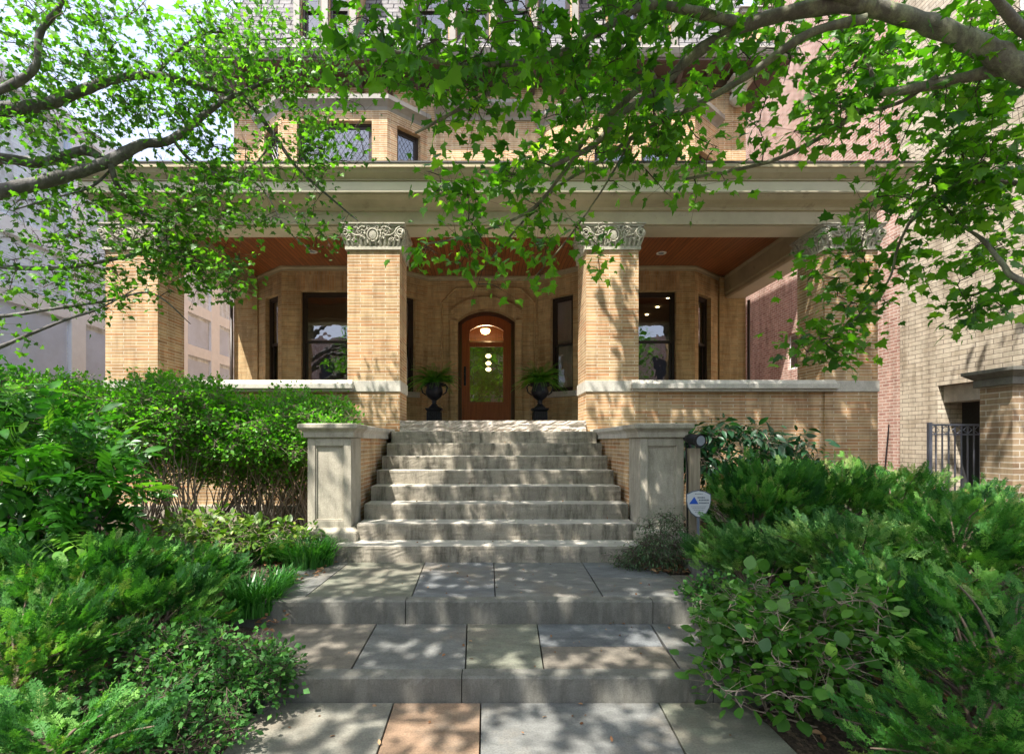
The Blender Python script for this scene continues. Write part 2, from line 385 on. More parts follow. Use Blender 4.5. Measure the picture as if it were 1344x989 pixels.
# ------------------------------------------------------------------ mesh helpers
class MB:
    def __init__(s): s.v = []; s.f = []; s.mi = []; s.m = 0; s.col = []; s.c = None
    def add(s, vs, fs):
        k = len(s.v); s.v += [tuple(p) for p in vs]
        for f in fs: s.f.append(tuple(i + k for i in f)); s.mi.append(s.m); s.col.append(s.c)
        return s
    def box(s, x0, x1, y0, y1, z0, z1):
        return s.add([(x0, y0, z0), (x1, y0, z0), (x1, y1, z0), (x0, y1, z0), (x0, y0, z1), (x1, y0, z1), (x1, y1, z1), (x0, y1, z1)],
                     [(0, 3, 2, 1), (4, 5, 6, 7), (0, 1, 5, 4), (1, 2, 6, 5), (2, 3, 7, 6), (3, 0, 4, 7)])
    def frus(s, a, za, b, zb):      # a,b = (x0,x1,y0,y1)
        q = lambda r, z: [(r[0], r[2], z), (r[1], r[2], z), (r[1], r[3], z), (r[0], r[3], z)]
        return s.add(q(a, za) + q(b, zb), [(0, 3, 2, 1), (4, 5, 6, 7), (0, 1, 5, 4), (1, 2, 6, 5), (2, 3, 7, 6), (3, 0, 4, 7)])
    def fbox(s, F, u0, u1, d0, d1, z0, z1):   # box in a facet frame (u along, d inwards)
        P = lambda u, d, z: F(u, d, z)
        return s.add([P(u0, d0, z0), P(u1, d0, z0), P(u1, d1, z0), P(u0, d1, z0), P(u0, d0, z1), P(u1, d0, z1), P(u1, d1, z1), P(u0, d1, z1)],
                     [(0, 3, 2, 1), (4, 5, 6, 7), (0, 1, 5, 4), (1, 2, 6, 5), (2, 3, 7, 6), (3, 0, 4, 7)])
    def quad(s, a, b, c, d): return s.add([a, b, c, d], [(0, 1, 2, 3)])
    def tube(s, pts, rad, n=8, cap=True):
        pts = [Vector(p) for p in pts]; N = len(pts)
        if not hasattr(rad, '__len__'): rad = [rad] * N
        vs = []; up = Vector((0, 0, 1)); prev = None
        for i, p in enumerate(pts):
            t = (pts[min(i + 1, N - 1)] - pts[max(i - 1, 0)])
            t = t.normalized() if t.length > 1e-9 else Vector((0, 0, 1))
            if prev is None:
                a = t.cross(up if abs(t.z) < .9 else Vector((1, 0, 0))).normalized()
            else:
                a = (prev - t * prev.dot(t)).normalized()
            prev = a; b = t.cross(a)
            for k in range(n):
                th = 2 * math.pi * k / n
                vs.append(p + (a * math.cos(th) + b * math.sin(th)) * rad[i])
        fs = []
        for i in range(N - 1):
            for k in range(n):
                k2 = (k + 1) % n
                fs.append((i * n + k, i * n + k2, (i + 1) * n + k2, (i + 1) * n + k))
        if cap:
            fs.append(tuple(range(n))[::-1]); fs.append(tuple((N - 1) * n + k for k in range(n)))
        return s.add(vs, fs)
    def lathe(s, prof, cx, cy, n=24, wob=None):   # prof: (r,z)
        vs = []
        for r, z in prof:
            for k in range(n):
                th = 2 * math.pi * k / n
                rr = r * (1 + (wob(k, z) if wob else 0))
                vs.append((cx + rr * math.cos(th), cy + rr * math.sin(th), z))
        fs = []
        for i in range(len(prof) - 1):
            for k in range(n):
                k2 = (k + 1) % n
                fs.append((i * n + k, i * n + k2, (i + 1) * n + k2, (i + 1) * n + k))
        fs.append(tuple(range(n))[::-1]); fs.append(tuple((len(prof) - 1) * n + k for k in range(n)))
        return s.add(vs, fs)
    def sweep(s, path, prof, closed=False, endcap=True):
        """closed profile (out, z) swept along a plan path; outwards is the right hand of the direction of travel"""
        N = len(path); P = [Vector((p[0], p[1])) for p in path]; offs = []
        for i in range(N):
            def nrm(a, b):
                d = (P[b] - P[a]).normalized(); return Vector((d.y, -d.x))
            if i == 0 and not closed: o = nrm(0, 1)
            elif i == N - 1 and not closed: o = nrm(N - 2, N - 1)
            else:
                n1 = nrm((i - 1) % N, i); n2 = nrm(i, (i + 1) % N)
                o = (n1 + n2); o = o / max(.25, (1 + n1.dot(n2)))
            offs.append(o)
        K = len(prof); vs = []
        for i in range(N):
            for (o, z) in prof:
                q = P[i] + offs[i] * o; vs.append((q.x, q.y, z))
        fs = []
        for i in range(N if closed else N - 1):
            j = (i + 1) % N
            for k in range(K):
                k2 = (k + 1) % K
                fs.append((i * K + k, j * K + k, j * K + k2, i * K + k2))
        if endcap and not closed:
            fs.append(tuple(range(K))); fs.append(tuple((N - 1) * K + k for k in range(K))[::-1])
        return s.add(vs, fs)
    def build(s, name, mat, parent=None, smooth=False, bevel=0, seg=2):
        me = bpy.data.meshes.new(name)
        me.from_pydata([tuple(v) for v in s.v], [], s.f)
        mats = mat if isinstance(mat, (list, tuple)) else [mat]
        for m in mats: me.materials.append(m)
        if len(mats) > 1: me.polygons.foreach_set('material_index', s.mi)
        uv = me.uv_layers.new(name='UVMap').data
        for p in me.polygons:
            n = p.normal
            if abs(n.z) > .75: tx = None
            else:
                t = Vector((-n.y, n.x, 0)).normalized(); tx = t
            for li in p.loop_indices:
                c = me.vertices[me.loops[li].vertex_index].co
                uv[li].uv = (c.x, c.y) if tx is None else (c.x * tx.x + c.y * tx.y, c.z)
            p.use_smooth = smooth
        if any(c is not None for c in s.col):
            at = me.color_attributes.new('slab_colour', 'FLOAT_COLOR', 'CORNER').data
            for p in me.polygons:
                for li in p.loop_indices: at[li].color = (*(s.col[p.index] or (.3, .3, .3)), 1)
        me.update()
        o = bpy.data.objects.new(name, me)
        C.objects.link(o)
        if parent: o.parent = parent; o.matrix_parent_inverse = parent.matrix_basis.inverted()
        if bevel:
            b = o.modifiers.new('bevel', 'BEVEL'); b.width = bevel; b.segments = seg; b.limit_method = 'ANGLE'; b.angle_limit = R(40)
        return o

def thing(name, label, cat, loc=(0, 0, 0), group=None, kind=None):
    o = bpy.data.objects.new(name, None); C.objects.link(o); o.location = loc; o.empty_display_size = .2
    o['label'] = label; o['category'] = cat
    if group: o['group'] = group
    if kind: o['kind'] = kind
    return o
def tag(o, label, cat, group=None, kind=None):
    o['label'] = label; o['category'] = cat
    if group: o['group'] = group
    if kind: o['kind'] = kind
    return o
def struct(o, label=None):
    o['kind'] = 'structure'
    if label: o['label'] = label
    return o

def facet(A, B):
    A = Vector((A[0], A[1], 0)); B = Vector((B[0], B[1], 0)); t = (B - A).normalized(); n = Vector((-t.y, t.x, 0))
    L = (B - A).length
    F = lambda u, d, z: A + t * u + n * d + Vector((0, 0, z))
    return F, L
def wall_facet(mb, A, B, z0, z1, ops=(), rev=.16):
    F, L = facet(A, B)
    us = sorted({0, L, *[o[0] for o in ops], *[o[1] for o in ops]})
    zs = sorted({z0, z1, *[o[2] for o in ops], *[o[3] for o in ops]})
    for i in range(len(us) - 1):
        for j in range(len(zs) - 1):
            cu = (us[i] + us[i + 1]) / 2; cz = (zs[j] + zs[j + 1]) / 2
            if any(o[0] < cu < o[1] and o[2] < cz < o[3] for o in ops): continue
            mb.quad(F(us[i], 0, zs[j]), F(us[i + 1], 0, zs[j]), F(us[i + 1], 0, zs[j + 1]), F(us[i], 0, zs[j + 1]))
    for (a, b, c, d) in ops:
        mb.quad(F(a, 0, c), F(a, rev, c), F(a, rev, d), F(a, 0, d))
        mb.quad(F(b, rev, c), F(b, 0, c), F(b, 0, d), F(b, rev, d))
        mb.quad(F(a, 0, d), F(a, rev, d), F(b, rev, d), F(b, 0, d))
        mb.quad(F(a, rev, c), F(a, 0, c), F(b, 0, c), F(b, rev, c))
    return F, L

def copy_tree(o, parent=None):
    c = o.copy(); C.objects.link(c)
    if parent: c.parent = parent
    for ch in [x for x in o.children]: copy_tree(ch, c)
    return c

# ---- foliage: many copies of one small leaf shape in a single mesh
def cloud(name, pv, pf, pos, fwd, up, scale, mat, parent=None, tone=None, bend=None):
    pv = np.array(pv, float); n = len(pos); pos = np.asarray(pos, float); fwd = np.asarray(fwd, float); up = np.asarray(up, float)
    fwd /= np.linalg.norm(fwd, axis=1, keepdims=True) + 1e-9
    sx = np.cross(fwd, up); sx /= np.linalg.norm(sx, axis=1, keepdims=True) + 1e-9
    uz = np.cross(sx, fwd)
    scale = np.broadcast_to(np.asarray(scale, float), (n,))
    sc = scale[:, None, None]
    V = pos[:, None, :] + sc * (pv[None, :, 0:1] * sx[:, None, :] + pv[None, :, 1:2] * fwd[:, None, :] + pv[None, :, 2:3] * uz[:, None, :])
    k = len(pv); V = V.reshape(-1, 3)
    if tone is None: tone = rng.random(n)
    loops = []; starts = []; tot = []; base = 0
    fl = [len(f) for f in pf]; flat = np.concatenate([np.array(f) for f in pf])
    L = (flat[None, :] + (np.arange(n) * k)[:, None]).reshape(-1)
    lt = np.tile(np.array(fl), n); ls = np.concatenate([[0], np.cumsum(lt)[:-1]])
    me = bpy.data.meshes.new(name)
    me.vertices.add(len(V)); me.vertices.foreach_set('co', V.astype(np.float32).ravel())
    me.loops.add(len(L)); me.loops.foreach_set('vertex_index', L.astype(np.int32))
    me.polygons.add(len(lt)); me.polygons.foreach_set('loop_start', ls.astype(np.int32)); me.polygons.foreach_set('loop_total', lt.astype(np.int32))
    me.update(calc_edges=True)
    a = me.attributes.new('leaf_tone', 'FLOAT', 'POINT'); a.data.foreach_set('value', np.repeat(np.clip(tone, 0, 1), k).astype(np.float32))
    me.materials.append(mat)
    o = bpy.data.objects.new(name, me); C.objects.link(o)
    if parent: o.parent = parent; o.matrix_parent_inverse = parent.matrix_basis.inverted()
    return o

def lobed_leaf():
    half = [(.20, .06), (.50, -.02), (.43, .17), (.62, .40), (.36, .42), (.30, .60), (.15, .62)]
    pts = [(0, 0)] + half + [(0, 1.0)] + [(-x, y) for x, y in reversed(half)]
    v = [(0, .35, .0)] + [(x, y, -.10 * (abs(x) / .6) ** 2 - .10 * max(0, y - .5) - .02) for x, y in pts]
    n = len(pts)
    return v, [(0, 1 + i, 1 + (i + 1) % n) for i in range(n)]
def lobed_leaf2(k):
    v, f = lobed_leaf(); out = []
    for i, (x, y, z) in enumerate(v):
        if k == 0: out.append((x * .9, y, z + .22 * abs(x) - .15 * y * y))
        elif k == 1: out.append((x * 1.05 + .06 * y * y, y * .92, z - .30 * x * x - .22 * y * y + .08 * math.sin(x * 9)))
        else: out.append((x * .95 - .05 * y, y * 1.05, z + .12 * x + .16 * math.sin(3 * y) * abs(x)))
    return out, f
def oval_leaf(w=.27, fold=.06, droop=.1):
    v = [(0, 0, 0), (0, .35, 0), (0, .7, -droop * .4), (0, 1, -droop), (w * .8, .25, fold), (w, .5, fold), (w * .62, .8, fold - droop * .6),
         (-w * .8, .25, fold), (-w, .5, fold), (-w * .62, .8, fold - droop * .6)]
    return v, [(0, 4, 5, 1), (1, 5, 6, 2), (2, 6, 3), (0, 1, 8, 7), (1, 2, 9, 8), (2, 3, 9)]
def small_leaf(w=.33):
    return [(0, 0, 0), (w, .45, .08), (0, 1, 0), (-w, .45, .08)], [(0, 1, 2), (0, 2, 3)]
def juniper_sprig(seed):
    r = np.random.default_rng(seed); v = []; f = []
    def blade(p, d, L, w, nz):
        d = d / np.linalg.norm(d); s = np.cross(d, nz); s /= np.linalg.norm(s) + 1e-9; k = len(v)
        v.extend([p, p + d * L * .45 + s * w, p + d * L, p + d * L * .45 - s * w]); f.append((k, k + 1, k + 2, k + 3))
    z = np.array([0, 0, 1.])
    ax = lambda t: np.array([0.06 * math.sin(3 * t), t, -.10 * t + .22 * t * t])
    for i in range(6): blade(ax(i / 6), ax((i + 1) / 6) - ax(i / 6), .22, .024, z)
    for i in range(9):
        t = .12 + .86 * i / 9
        for sg in (-1, 1):
            d = np.array([sg * (.75 + r.random() * .3), .75 + r.random() * .3, r.normal() * .35 + .15]); L = .34 * (1.05 - .72 * t) * (.8 + .4 * r.random())
            p = ax(t); blade(p, d, L, .021, z)
            for q in (.35, .62, .85):
                for s2 in (-1, 1):
                    d2 = d / np.linalg.norm(d) + np.array([s2 * .7 * d[1], -s2 * .7 * d[0], r.normal() * .4]) * .8
                    blade(p + d / np.linalg.norm(d) * L * q * .9, d2, L * .42, .017, z)
    return v, f
def unused_rnd(n):
    v = rng.normal(size=(n, 3)); return v / np.linalg.norm(v, axis=1, keepdims=True)

# ------------------------------------------------------------------ ground
def gz(x, y):
    z = np.interp(y, [-40, 2.6, 3.2, 3.9, 4.6, 8, 60], [-.05, 0, .10, .22, .33, .36, .36])
    return z
xs = np.concatenate([np.linspace(-160, -12, 12), np.linspace(-11, 11, 90), np.linspace(12, 160, 12)])
ys = np.concatenate([np.linspace(-120, -2, 14), np.linspace(-1.5, 8, 80), np.linspace(9, 200, 20)])
gm = MB(); vs = []
for y in ys:
    for x in xs:
        z = float(gz(x, y)) - .03
        if (-2.0 < x < 2.15 and 3.9 < y < 8.2) or (-1.65 < x < 1.75 and 2.9 < y <= 3.9) or (-1.25 < x < 1.5 and y <= 2.9): z -= .12
        elif abs(x) < 11 and -1 < y < 8: z += .03 * math.sin(x * 3.1 + y) * math.cos(y * 2.3 - x)
        vs.append((x, y, z))
nx = len(xs)
gm.add(vs, [(j * nx + i, j * nx + i + 1, (j + 1) * nx + i + 1, (j + 1) * nx + i) for j in range(len(ys) - 1) for i in range(nx - 1)])
struct(gm.build('ground', M['soil'], smooth=True), 'dark soil and mulch of the front garden')

# ------------------------------------------------------------------ flagstone terraces
TL, TU = .152, .333
def slabs(mb, rows, ztop, thick=.05, gap=.006):
    for (x0a, x0b, x1a, x1b, y0, y1, col) in rows:      # (x at y0, x at y1) on either side
        g = gap * .7; z0 = ztop - thick; dz = random.uniform(-.0015, .0015)
        mb.c = col
        mb.add([(x0a + g, y0 + g, z0), (x1a - g, y0 + g, z0), (x1b - g, y1 - g, z0), (x0b + g, y1 - g, z0),
                (x0a + g, y0 + g, ztop + dz), (x1a - g, y0 + g, ztop + dz), (x1b - g, y1 - g, ztop + dz), (x0b + g, y1 - g, ztop + dz)],
               [(0, 3, 2, 1), (4, 5, 6, 7), (0, 1, 5, 4), (1, 2, 6, 5), (2, 3, 7, 6), (3, 0, 4, 7)])
    mb.c = None
GREEN = (.175, .178, .135); GREY = (.165, .166, .155); BLUE = (.150, .158, .162); BRN = (.185, .162, .130); BEI = (.23, .22, .18); ORG = (.29, .19, .12)
path = MB()
slabs(path, [(-2.05, -2.05, -1.47, -1.42, 4.02, 5.4, GREY), (-1.47, -1.42, -.60, -.64, 4.02, 5.4, GREEN), (-.60, -.64, .08, .09, 4.02, 5.4, BLUE), (.08, .09, .96, 1.02, 4.02, 5.4, GREY),
             (.96, .99, 1.75, 1.75, 4.02, 4.62, GREY), (.99, 1.02, 1.75, 1.75, 4.62, 5.4, BLUE), (1.75, 1.75, 2.15, 2.15, 4.02, 4.7, BRN)], TU)
slabs(path, [(-1.75, -1.75, -.852, -.862, 3.147, 3.93, BRN), (-.852, -.862, -.126, -.145, 3.147, 3.93, GREY), (-.126, -.145, .372, .41, 3.147, 3.93, GREEN),
             (.372, .39, 1.24, 1.26, 3.147, 3.50, BRN), (.39, .41, 1.26, 1.31, 3.50, 3.93, BLUE), (1.24, 1.31, 1.8, 1.8, 3.147, 3.93, GREY)], TL)
slabs(path, [(-1.35, -1.35, -.55, -.56, 2.2, 3.03, BEI), (-.55, -.56, -.028, -.028, 2.2, 3.03, ORG), (-.028, -.028, 1.0, 1.06, 2.2, 3.03, GREY), (1.0, 1.06, 1.6, 1.6, 2.2, 3.03, GREEN)], 0)
for r in range(5):
    y0 = 2.2 - .85 * (r + 1); xx = -1.35; row = []
    while xx < 1.55:
        wd = random.uniform(.6, 1.1); x2 = min(1.6, xx + wd)
        row.append((xx, xx, x2, x2, y0, y0 + .85, random.choice([GREEN, GREY, BLUE, BRN, BEI]))); xx = x2
    slabs(path, row, 0)
po = path.build('path', M['flag'], bevel=.004, seg=2); struct(po, 'flagstone garden path on two low terraces')
for nm, zt, zb, y0, cuts in (('upper', TU, TL, 3.93, (-2.0, -.635, 1.33, 2.1)), ('lower', TL, 0, 3.035, (-1.72, -.145, 1.40, 1.78))):
    mb = MB()
    rk = np.random.default_rng(int(zt * 1000))
    for a, b in zip(cuts[:-1], cuts[1:]):
        a += .003; b -= .003; n = int((b - a) / .03); xx_ = np.linspace(a, b, n + 1)
        wv = np.interp(xx_, np.linspace(a, b, 7), rk.normal(size=7) * .0022)
        def row(y_, z_, s_): return [(x, y_ + wv[i] + rk.normal() * s_, z_ + rk.normal() * s_ * .6) for i, x in enumerate(xx_)]
        rows = [row(y0 + .002, zb - .06, .001), row(y0, zt - .045, .0012), row(y0 + .001, zt - .012, .0018), row(y0 + .009, zt - .002, .0022), row(y0 + .022, zt, .0006), [(x, y0 + .11, zt) for x in xx_], [(x, y0 + .11, zb - .06) for x in xx_]]
        vs_ = [p for q in rows for p in q]; m_ = n + 1
        mb.add(vs_, [(j * m_ + i, j * m_ + i + 1, (j + 1) * m_ + i + 1, (j + 1) * m_ + i) for j in range(6) for i in range(n)] + [tuple(j * m_ for j in range(7))[::-1], tuple(j * m_ + n for j in range(7))])
    o = mb.build('kerb', M['kerb']); struct(o, '%s stone kerb edging a terrace of the path' % nm)
mb = MB().box(-1.33, 1.58, -3, 3.2, -.12, -.045).box(-1.70, 1.75, 3.10, 4.03, -.10, TL - .047).box(-2.0, 2.1, 4.0, 5.4, -.10, TU - .047)
struct(mb.build('path_bed', M['soil']), 'bedding under the flagstones')
# loose stone block set in the bed beside the path on the right
mb = MB().box(1.98, 2.42, 4.55, 5.05, .26, .40); 
tag(mb.build('stone_block', M['kerb'], bevel=.02), 'brown grey stone block lying in the bed below the post', 'stone block')

# ------------------------------------------------------------------ stairs
stairs = thing('stone_staircase', 'wide worn limestone staircase climbing to the porch', 'stairs', (.125, 5.2, TU))
def sy(k): return 5.185 + .335 * (k - 1)
def sz(k): return TU + .168 + .1793 * (k - 1)
for k in range(1, 10):
    x0, x1 = (-1.43, 1.69) if k > 1 else (-1.60, 1.86)
    if k == 9: x0, x1 = -1.36, 1.60
    zb = sz(k - 1) if k > 1 else TU
    n = 64; mb = MB(); y0 = sy(k)
    # front face broken into a fine grid and roughened: rock-like riser, worn nosing
    nz_ = 9; vs = []; th = .1793 if k > 1 else .168
    amp = .014 if k == 9 else .004
    r2 = np.random.default_rng(k)
    rough = r2.normal(size=(nz_ + 1, n + 1)) * amp
    for _ in range(1 if k == 9 else 2): rough = (rough + np.roll(rough, 1, 1) + np.roll(rough, -1, 1) + np.roll(rough, 1, 0)) / 3.2
    lowf = np.interp(np.arange(n + 1), np.arange(0, n + 9, 8), r2.normal(size=len(np.arange(0, n + 9, 8))) * .0025)
    for j in range(nz_ + 1):
        for i in range(n + 1):
            x = x0 + (x1 - x0) * i / n; z = zb - .02 + (th + .02) * j / nz_
            yy = y0 + rough[j, i] * (0.25 if j == nz_ else 1) + lowf[i] * .6 + (.006 if j == nz_ else 0)
            vs.append((x, yy, z - (abs(lowf[i]) * .5 if j == nz_ else 0)))
    fs = [(j * (n + 1) + i, j * (n + 1) + i + 1, (j + 1) * (n + 1) + i + 1, (j + 1) * (n + 1) + i) for j in range(nz_) for i in range(n)]
    mb.add(vs, fs)
    depth = .40 if k < 9 else .6
    top = [vs[nz_ * (n + 1) + i] for i in range(n + 1)]
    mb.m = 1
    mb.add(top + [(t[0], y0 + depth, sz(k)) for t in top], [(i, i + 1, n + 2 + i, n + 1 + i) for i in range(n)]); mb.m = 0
    mb.quad((x0, y0 + depth, zb - .02), (x0, y0, zb - .02), (x0, y0, sz(k)), (x0, y0 + depth, sz(k)))
    mb.quad((x1, y0, zb - .02), (x1, y0 + depth, zb - .02), (x1, y0 + depth, sz(k)), (x1, y0, sz(k)))
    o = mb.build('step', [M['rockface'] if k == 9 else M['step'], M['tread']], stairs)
    if k == 9: o['label'] = 'rough rock-faced top step slab'
mb = MB()
for k in range(1, 9): mb.box(-1.40, 1.66, sy(k) + .05, 7.9, (TU if k == 1 else sz(k - 1)) - .02, sz(k) - .03)
mb.build('core', M['lime'], stairs)

# cheek walls with their stone end piers
def pier(side, label):
    cx = .115 + side * 1.8475
    t = thing('cheek_wall', label, 'stair wall', (cx, 5.5, TU), 'low walls flanking the stairs')
    inner = cx - side * .2425; outer = cx + side * .2425
    x0, x1 = min(inner, outer), max(inner, outer)
    mb = MB().box(x0 + .03, x1 - .03, 5.93, 7.94, TU - .1, 1.64)
    mb.build('brick_wall', M['brick'], t)
    cp = [(0, 1.642), (.035, 1.642), (.035, 1.70), (.05, 1.72), (.085, 1.745), (.085, 1.79), (0, 1.80)]
    # coping: pier head plus run back to the porch
    mb = MB()
    mb.sweep([(x0, 5.92), (x0, 5.5), (x1, 5.5), (x1, 5.92)], cp)
    mb.box(x0 - .0, x1 + .0, 5.5, 5.92, 1.643, 1.7985)
    mb.build('pier_cap', M['lime'], t, bevel=.006)
    mb = MB()
    mb.sweep([(x0 + .02, 7.94), (x0 + .02, 5.925)], [(o * .75, z - .004) for o, z in cp]); mb.sweep([(x1 - .02, 5.925), (x1 - .02, 7.94)], [(o * .75, z - .004) for o, z in cp])
    mb.box(x0 + .02, x1 - .02, 5.925, 7.94, 1.641, 1.794)
    mb.build('coping', M['limelt'], t, bevel=.005)
    # die: a carcass with a sunk front panel
    mb = MB(); zb, zt = .63, 1.64
    mb.box(x0, x1, 5.53, 5.93, zb, zt)
    for (a, b, c, d) in ((x0, x0 + .085, zb, zt), (x1 - .085, x1, zb, zt), (x0 + .085, x1 - .085, zb, zb + .09), (x0 + .085, x1 - .085, zt - .09, zt)):
        mb.box(a, b, 5.50, 5.5305, c, d)
    for (a, b, c, d) in ((x0 + .085, x0 + .10, zb + .09, zt - .09), (x1 - .10, x1 - .085, zb + .09, zt - .09), (x0 + .1, x1 - .1, zb + .09, zb + .105), (x0 + .1, x1 - .1, zt - .105, zt - .09)):
        mb.box(a, b, 5.514, 5.5303, c, d)
    mb.build('pier', M['lime'], t, bevel=.004)
    mb = MB().frus((x0 - .075, x1 + .075, 5.42, 6.0), .60, (x0 - .02, x1 + .02, 5.48, 5.95), .645)
    mb.box(x0 - .075, x1 + .075, 5.42, 6.0, .49, .60)
    mb.build('pier_base', M['lime'], t, bevel=.01)
    mb = MB().box(x0 - .12, x1 + .12, 5.36, 6.1, TU - .15, .488)
    mb.build('plinth', M['step'], t, bevel=.01)
    return t
pier(-1, 'limestone pier and brick cheek wall left of the stairs, by the hedge')
pier(1, 'limestone pier and brick cheek wall right of the stairs, by the wooden post')

# ------------------------------------------------------------------ the house
XL, XR = -6.09, 6.31
FZ = 1.935          # porch floor
house = thing('brick_house', 'large tan brick mansion with a columned front porch', 'house', (.1, 12, TU))
YF = 7.95
CE = 5.60
# columns
COLX = [(-6.10, -5.26), (-2.215, -1.375), (1.62, 2.46), (5.45, 6.30)]
def capital_mb(w, d, z0, z1):
    """carved capital, centred on 0,0: flared bell, scroll work, oval shield, corner volutes"""
    mb = MB(); h = z1 - z0
    mb.frus((-w / 2 - .004, w / 2 + .004, -d / 2 - .004, d / 2 + .004), z0, (-w / 2 - .05, w / 2 + .05, -d / 2 - .05, d / 2 + .05), z1 - .055)
    mb.box(-w / 2 - .03, w / 2 + .03, -d / 2 - .03, d / 2 + .03, z0 - .03, z0 + .022)
    mb.box(-w / 2 - .075, w / 2 + .075, -d / 2 - .075, d / 2 + .075, z1 - .05, z1 - .018)
    mb.box(-w / 2 - .095, w / 2 + .095, -d / 2 - .095, d / 2 + .095, z1 - .018, z1)
    def face(T, hw):
        def spiral(cu, cz, r, turns, a0, sg, rad):
            pts = []; rr = []
            for i in range(int(turns * 14) + 1):
                q = i / (turns * 14); a = a0 + sg * q * turns * 2 * math.pi; rad_ = r * (1 - .82 * q)
                pts.append(T(cu + rad_ * math.cos(a), .02 + .02 * q, cz + rad_ * math.sin(a))); rr.append(rad * (1 - .5 * q))
            mb.tube(pts, rr, 6)
        zc = z0 + h * .5
        for sg in (-1, 1):
            spiral(sg * (hw + .02), z0 + h * .60, .085, 2.1, math.pi / 2, sg, .021)         # corner volutes
            spiral(sg * hw * .17, z0 + h * .80, .038, 1.3, -math.pi / 2, -sg, .013)         # curls over the shield
            spiral(sg * hw * .26, z0 + h * .22, .035, 1.3, math.pi / 2, sg, .013)
            spiral(sg * hw * .50, z0 + h * .62, .055, 1.5, 0 if sg > 0 else math.pi, sg, .015)
            spiral(sg * hw * .72, z0 + h * .30, .045, 1.4, math.pi, -sg, .013)
            # long S-shaped stems
            pts = [T(sg * hw * (.20 + .75 * q), .028, z0 + h * (.18 + .62 * q + .10 * math.sin(q * 6.3))) for q in np.linspace(0, 1, 10)]
            mb.tube(pts, [.016 - .008 * abs(q - .4) for q in np.linspace(0, 1, 10)], 6)
            for (fu, fz, fr, ft) in ((.36, .45, .040, 1.2), (.60, .82, .032, 1.1), (.86, .33, .035, 1.2), (.42, .86, .028, 1.1), (.30, .66, .026, 1.0)):
                spiral(sg * hw * fu, z0 + h * fz, fr, ft, .8 * sg, sg, .012)
                for q in range(3):
                    a = q * 2.1 + fu * 9; mb.tube([T(sg * hw * fu, .03, z0 + h * fz), T(sg * hw * fu + .045 * math.cos(a), .04, z0 + h * fz + .045 * math.sin(a)), T(sg * hw * fu + .07 * math.cos(a + .4), .02, z0 + h * fz + .07 * math.sin(a + .4))], [.008, .014, .004], 5)
            # acanthus leaves, upright tongues that curl outwards
            for i in range(6):
                cu = sg * hw * (.12 + .16 * i); lean = sg * .035 * (i - 1) / 3; hh = h * (.28 + .12 * ((i * 7) % 3) / 2)
                pts = [T(cu + lean * q, .012 + .045 * q * q, z0 + .015 + hh * q) for q in (0, .35, .7, 1)]
                mb.tube(pts, [.020, .026, .018, .006], 5)
        ring = [T(.085 * math.cos(a), .035, zc + .095 * math.sin(a)) for a in np.linspace(0, 2 * math.pi, 22)]
        mb.tube(ring, .014, 6)
        ring = [T(.115 * math.cos(a), .02, zc + .125 * math.sin(a)) for a in np.linspace(0, 2 * math.pi, 26)]
        mb.tube(ring, .012, 6)
        c = T(0, .05, zc); vs = [c]; k = 18
        for a in np.linspace(0, 2 * math.pi, k, endpoint=False): vs.append(T(.055 * math.cos(a), .045, zc + .065 * math.sin(a)))
        for a in np.linspace(0, 2 * math.pi, k, endpoint=False): vs.append(T(.080 * math.cos(a), .01, zc + .090 * math.sin(a)))
        fs = [(0, 1 + i, 1 + (i + 1) % k) for i in range(k)] + [(1 + i, 1 + k + i, 1 + k + (i + 1) % k, 1 + (i + 1) % k) for i in range(k)]
        mb.add(vs, fs)
    e = lambda o, z: o + .05 * (z - z0) / h
    face(lambda u, o, z: (u, -d / 2 - e(o, z), z), w / 2)
    face(lambda u, o, z: (-u, d / 2 + e(o, z), z), w / 2)
    face(lambda u, o, z: (w / 2 + e(o, z), u, z), d / 2)
    face(lambda u, o, z: (-w / 2 - e(o, z), -u, z), d / 2)
    return mb
capmesh = None
for i, (a, b) in enumerate(COLX):
    y0, y1 = YF, YF + .70
    # plinth, shaft, belt course
    mb = MB().box(a, b, y0, y1, TU - .1, 2.40).box(a, b, y0, y1, 2.575, 4.70)
    c = mb.build('column', M['brick'], house)
    if i == 3: c['label'] = 'brick corner column at the right end of the porch'
    mb = MB().box(a - .018, b + .018, y0 - .018, y1 + .018, 2.40, 2.575)
    mb.build('belt_course', M['limelt'], c, bevel=.005)
    cx, cy = (a + b) / 2, (y0 + y1) / 2
    if capmesh is None:
        capmesh = capital_mb(.84, .70, 4.70, 5.075)
        o = capmesh.build('capital', M['limec'], c, smooth=False)
        capme = o.data
        o.location = (cx, cy, 0)
    else:
        o = bpy.data.objects.new('capital', capme); C.objects.link(o); o.parent = c; o.location = (cx, cy, 0)
# base walls below the parapets and the sills
for (a, b, s0, s1) in ((COLX[0][1], COLX[1][0], -5.33, -2.12), (COLX[2][1], COLX[3][0], 2.34, 5.60)):
    mb = MB().box(a, b, YF + .03, YF + .40, TU - .1, 2.40)
    p = mb.build('parapet', M['brick'], house)
    mb = MB().box(s0, s1, YF - .07, YF + .50, 2.40, 2.44).box(s0 - .02, s1 + .02, YF - .11, YF + .52, 2.44, 2.52).frus((s0, s1, YF - .08, YF + .50), 2.52, (s0, s1, YF - .03, YF + .48), 2.585)
    mb.build('sill', M['limelt'], p, bevel=.006)
# foundation course in stone at the foot of the porch
for a, b in ((XL - .03, -2.10), (2.34, XR + .03)): MB().box(a, b, YF - .04, YF + .2, TU - .3, .58).build('foundation', M['lime'], house, bevel=.01)
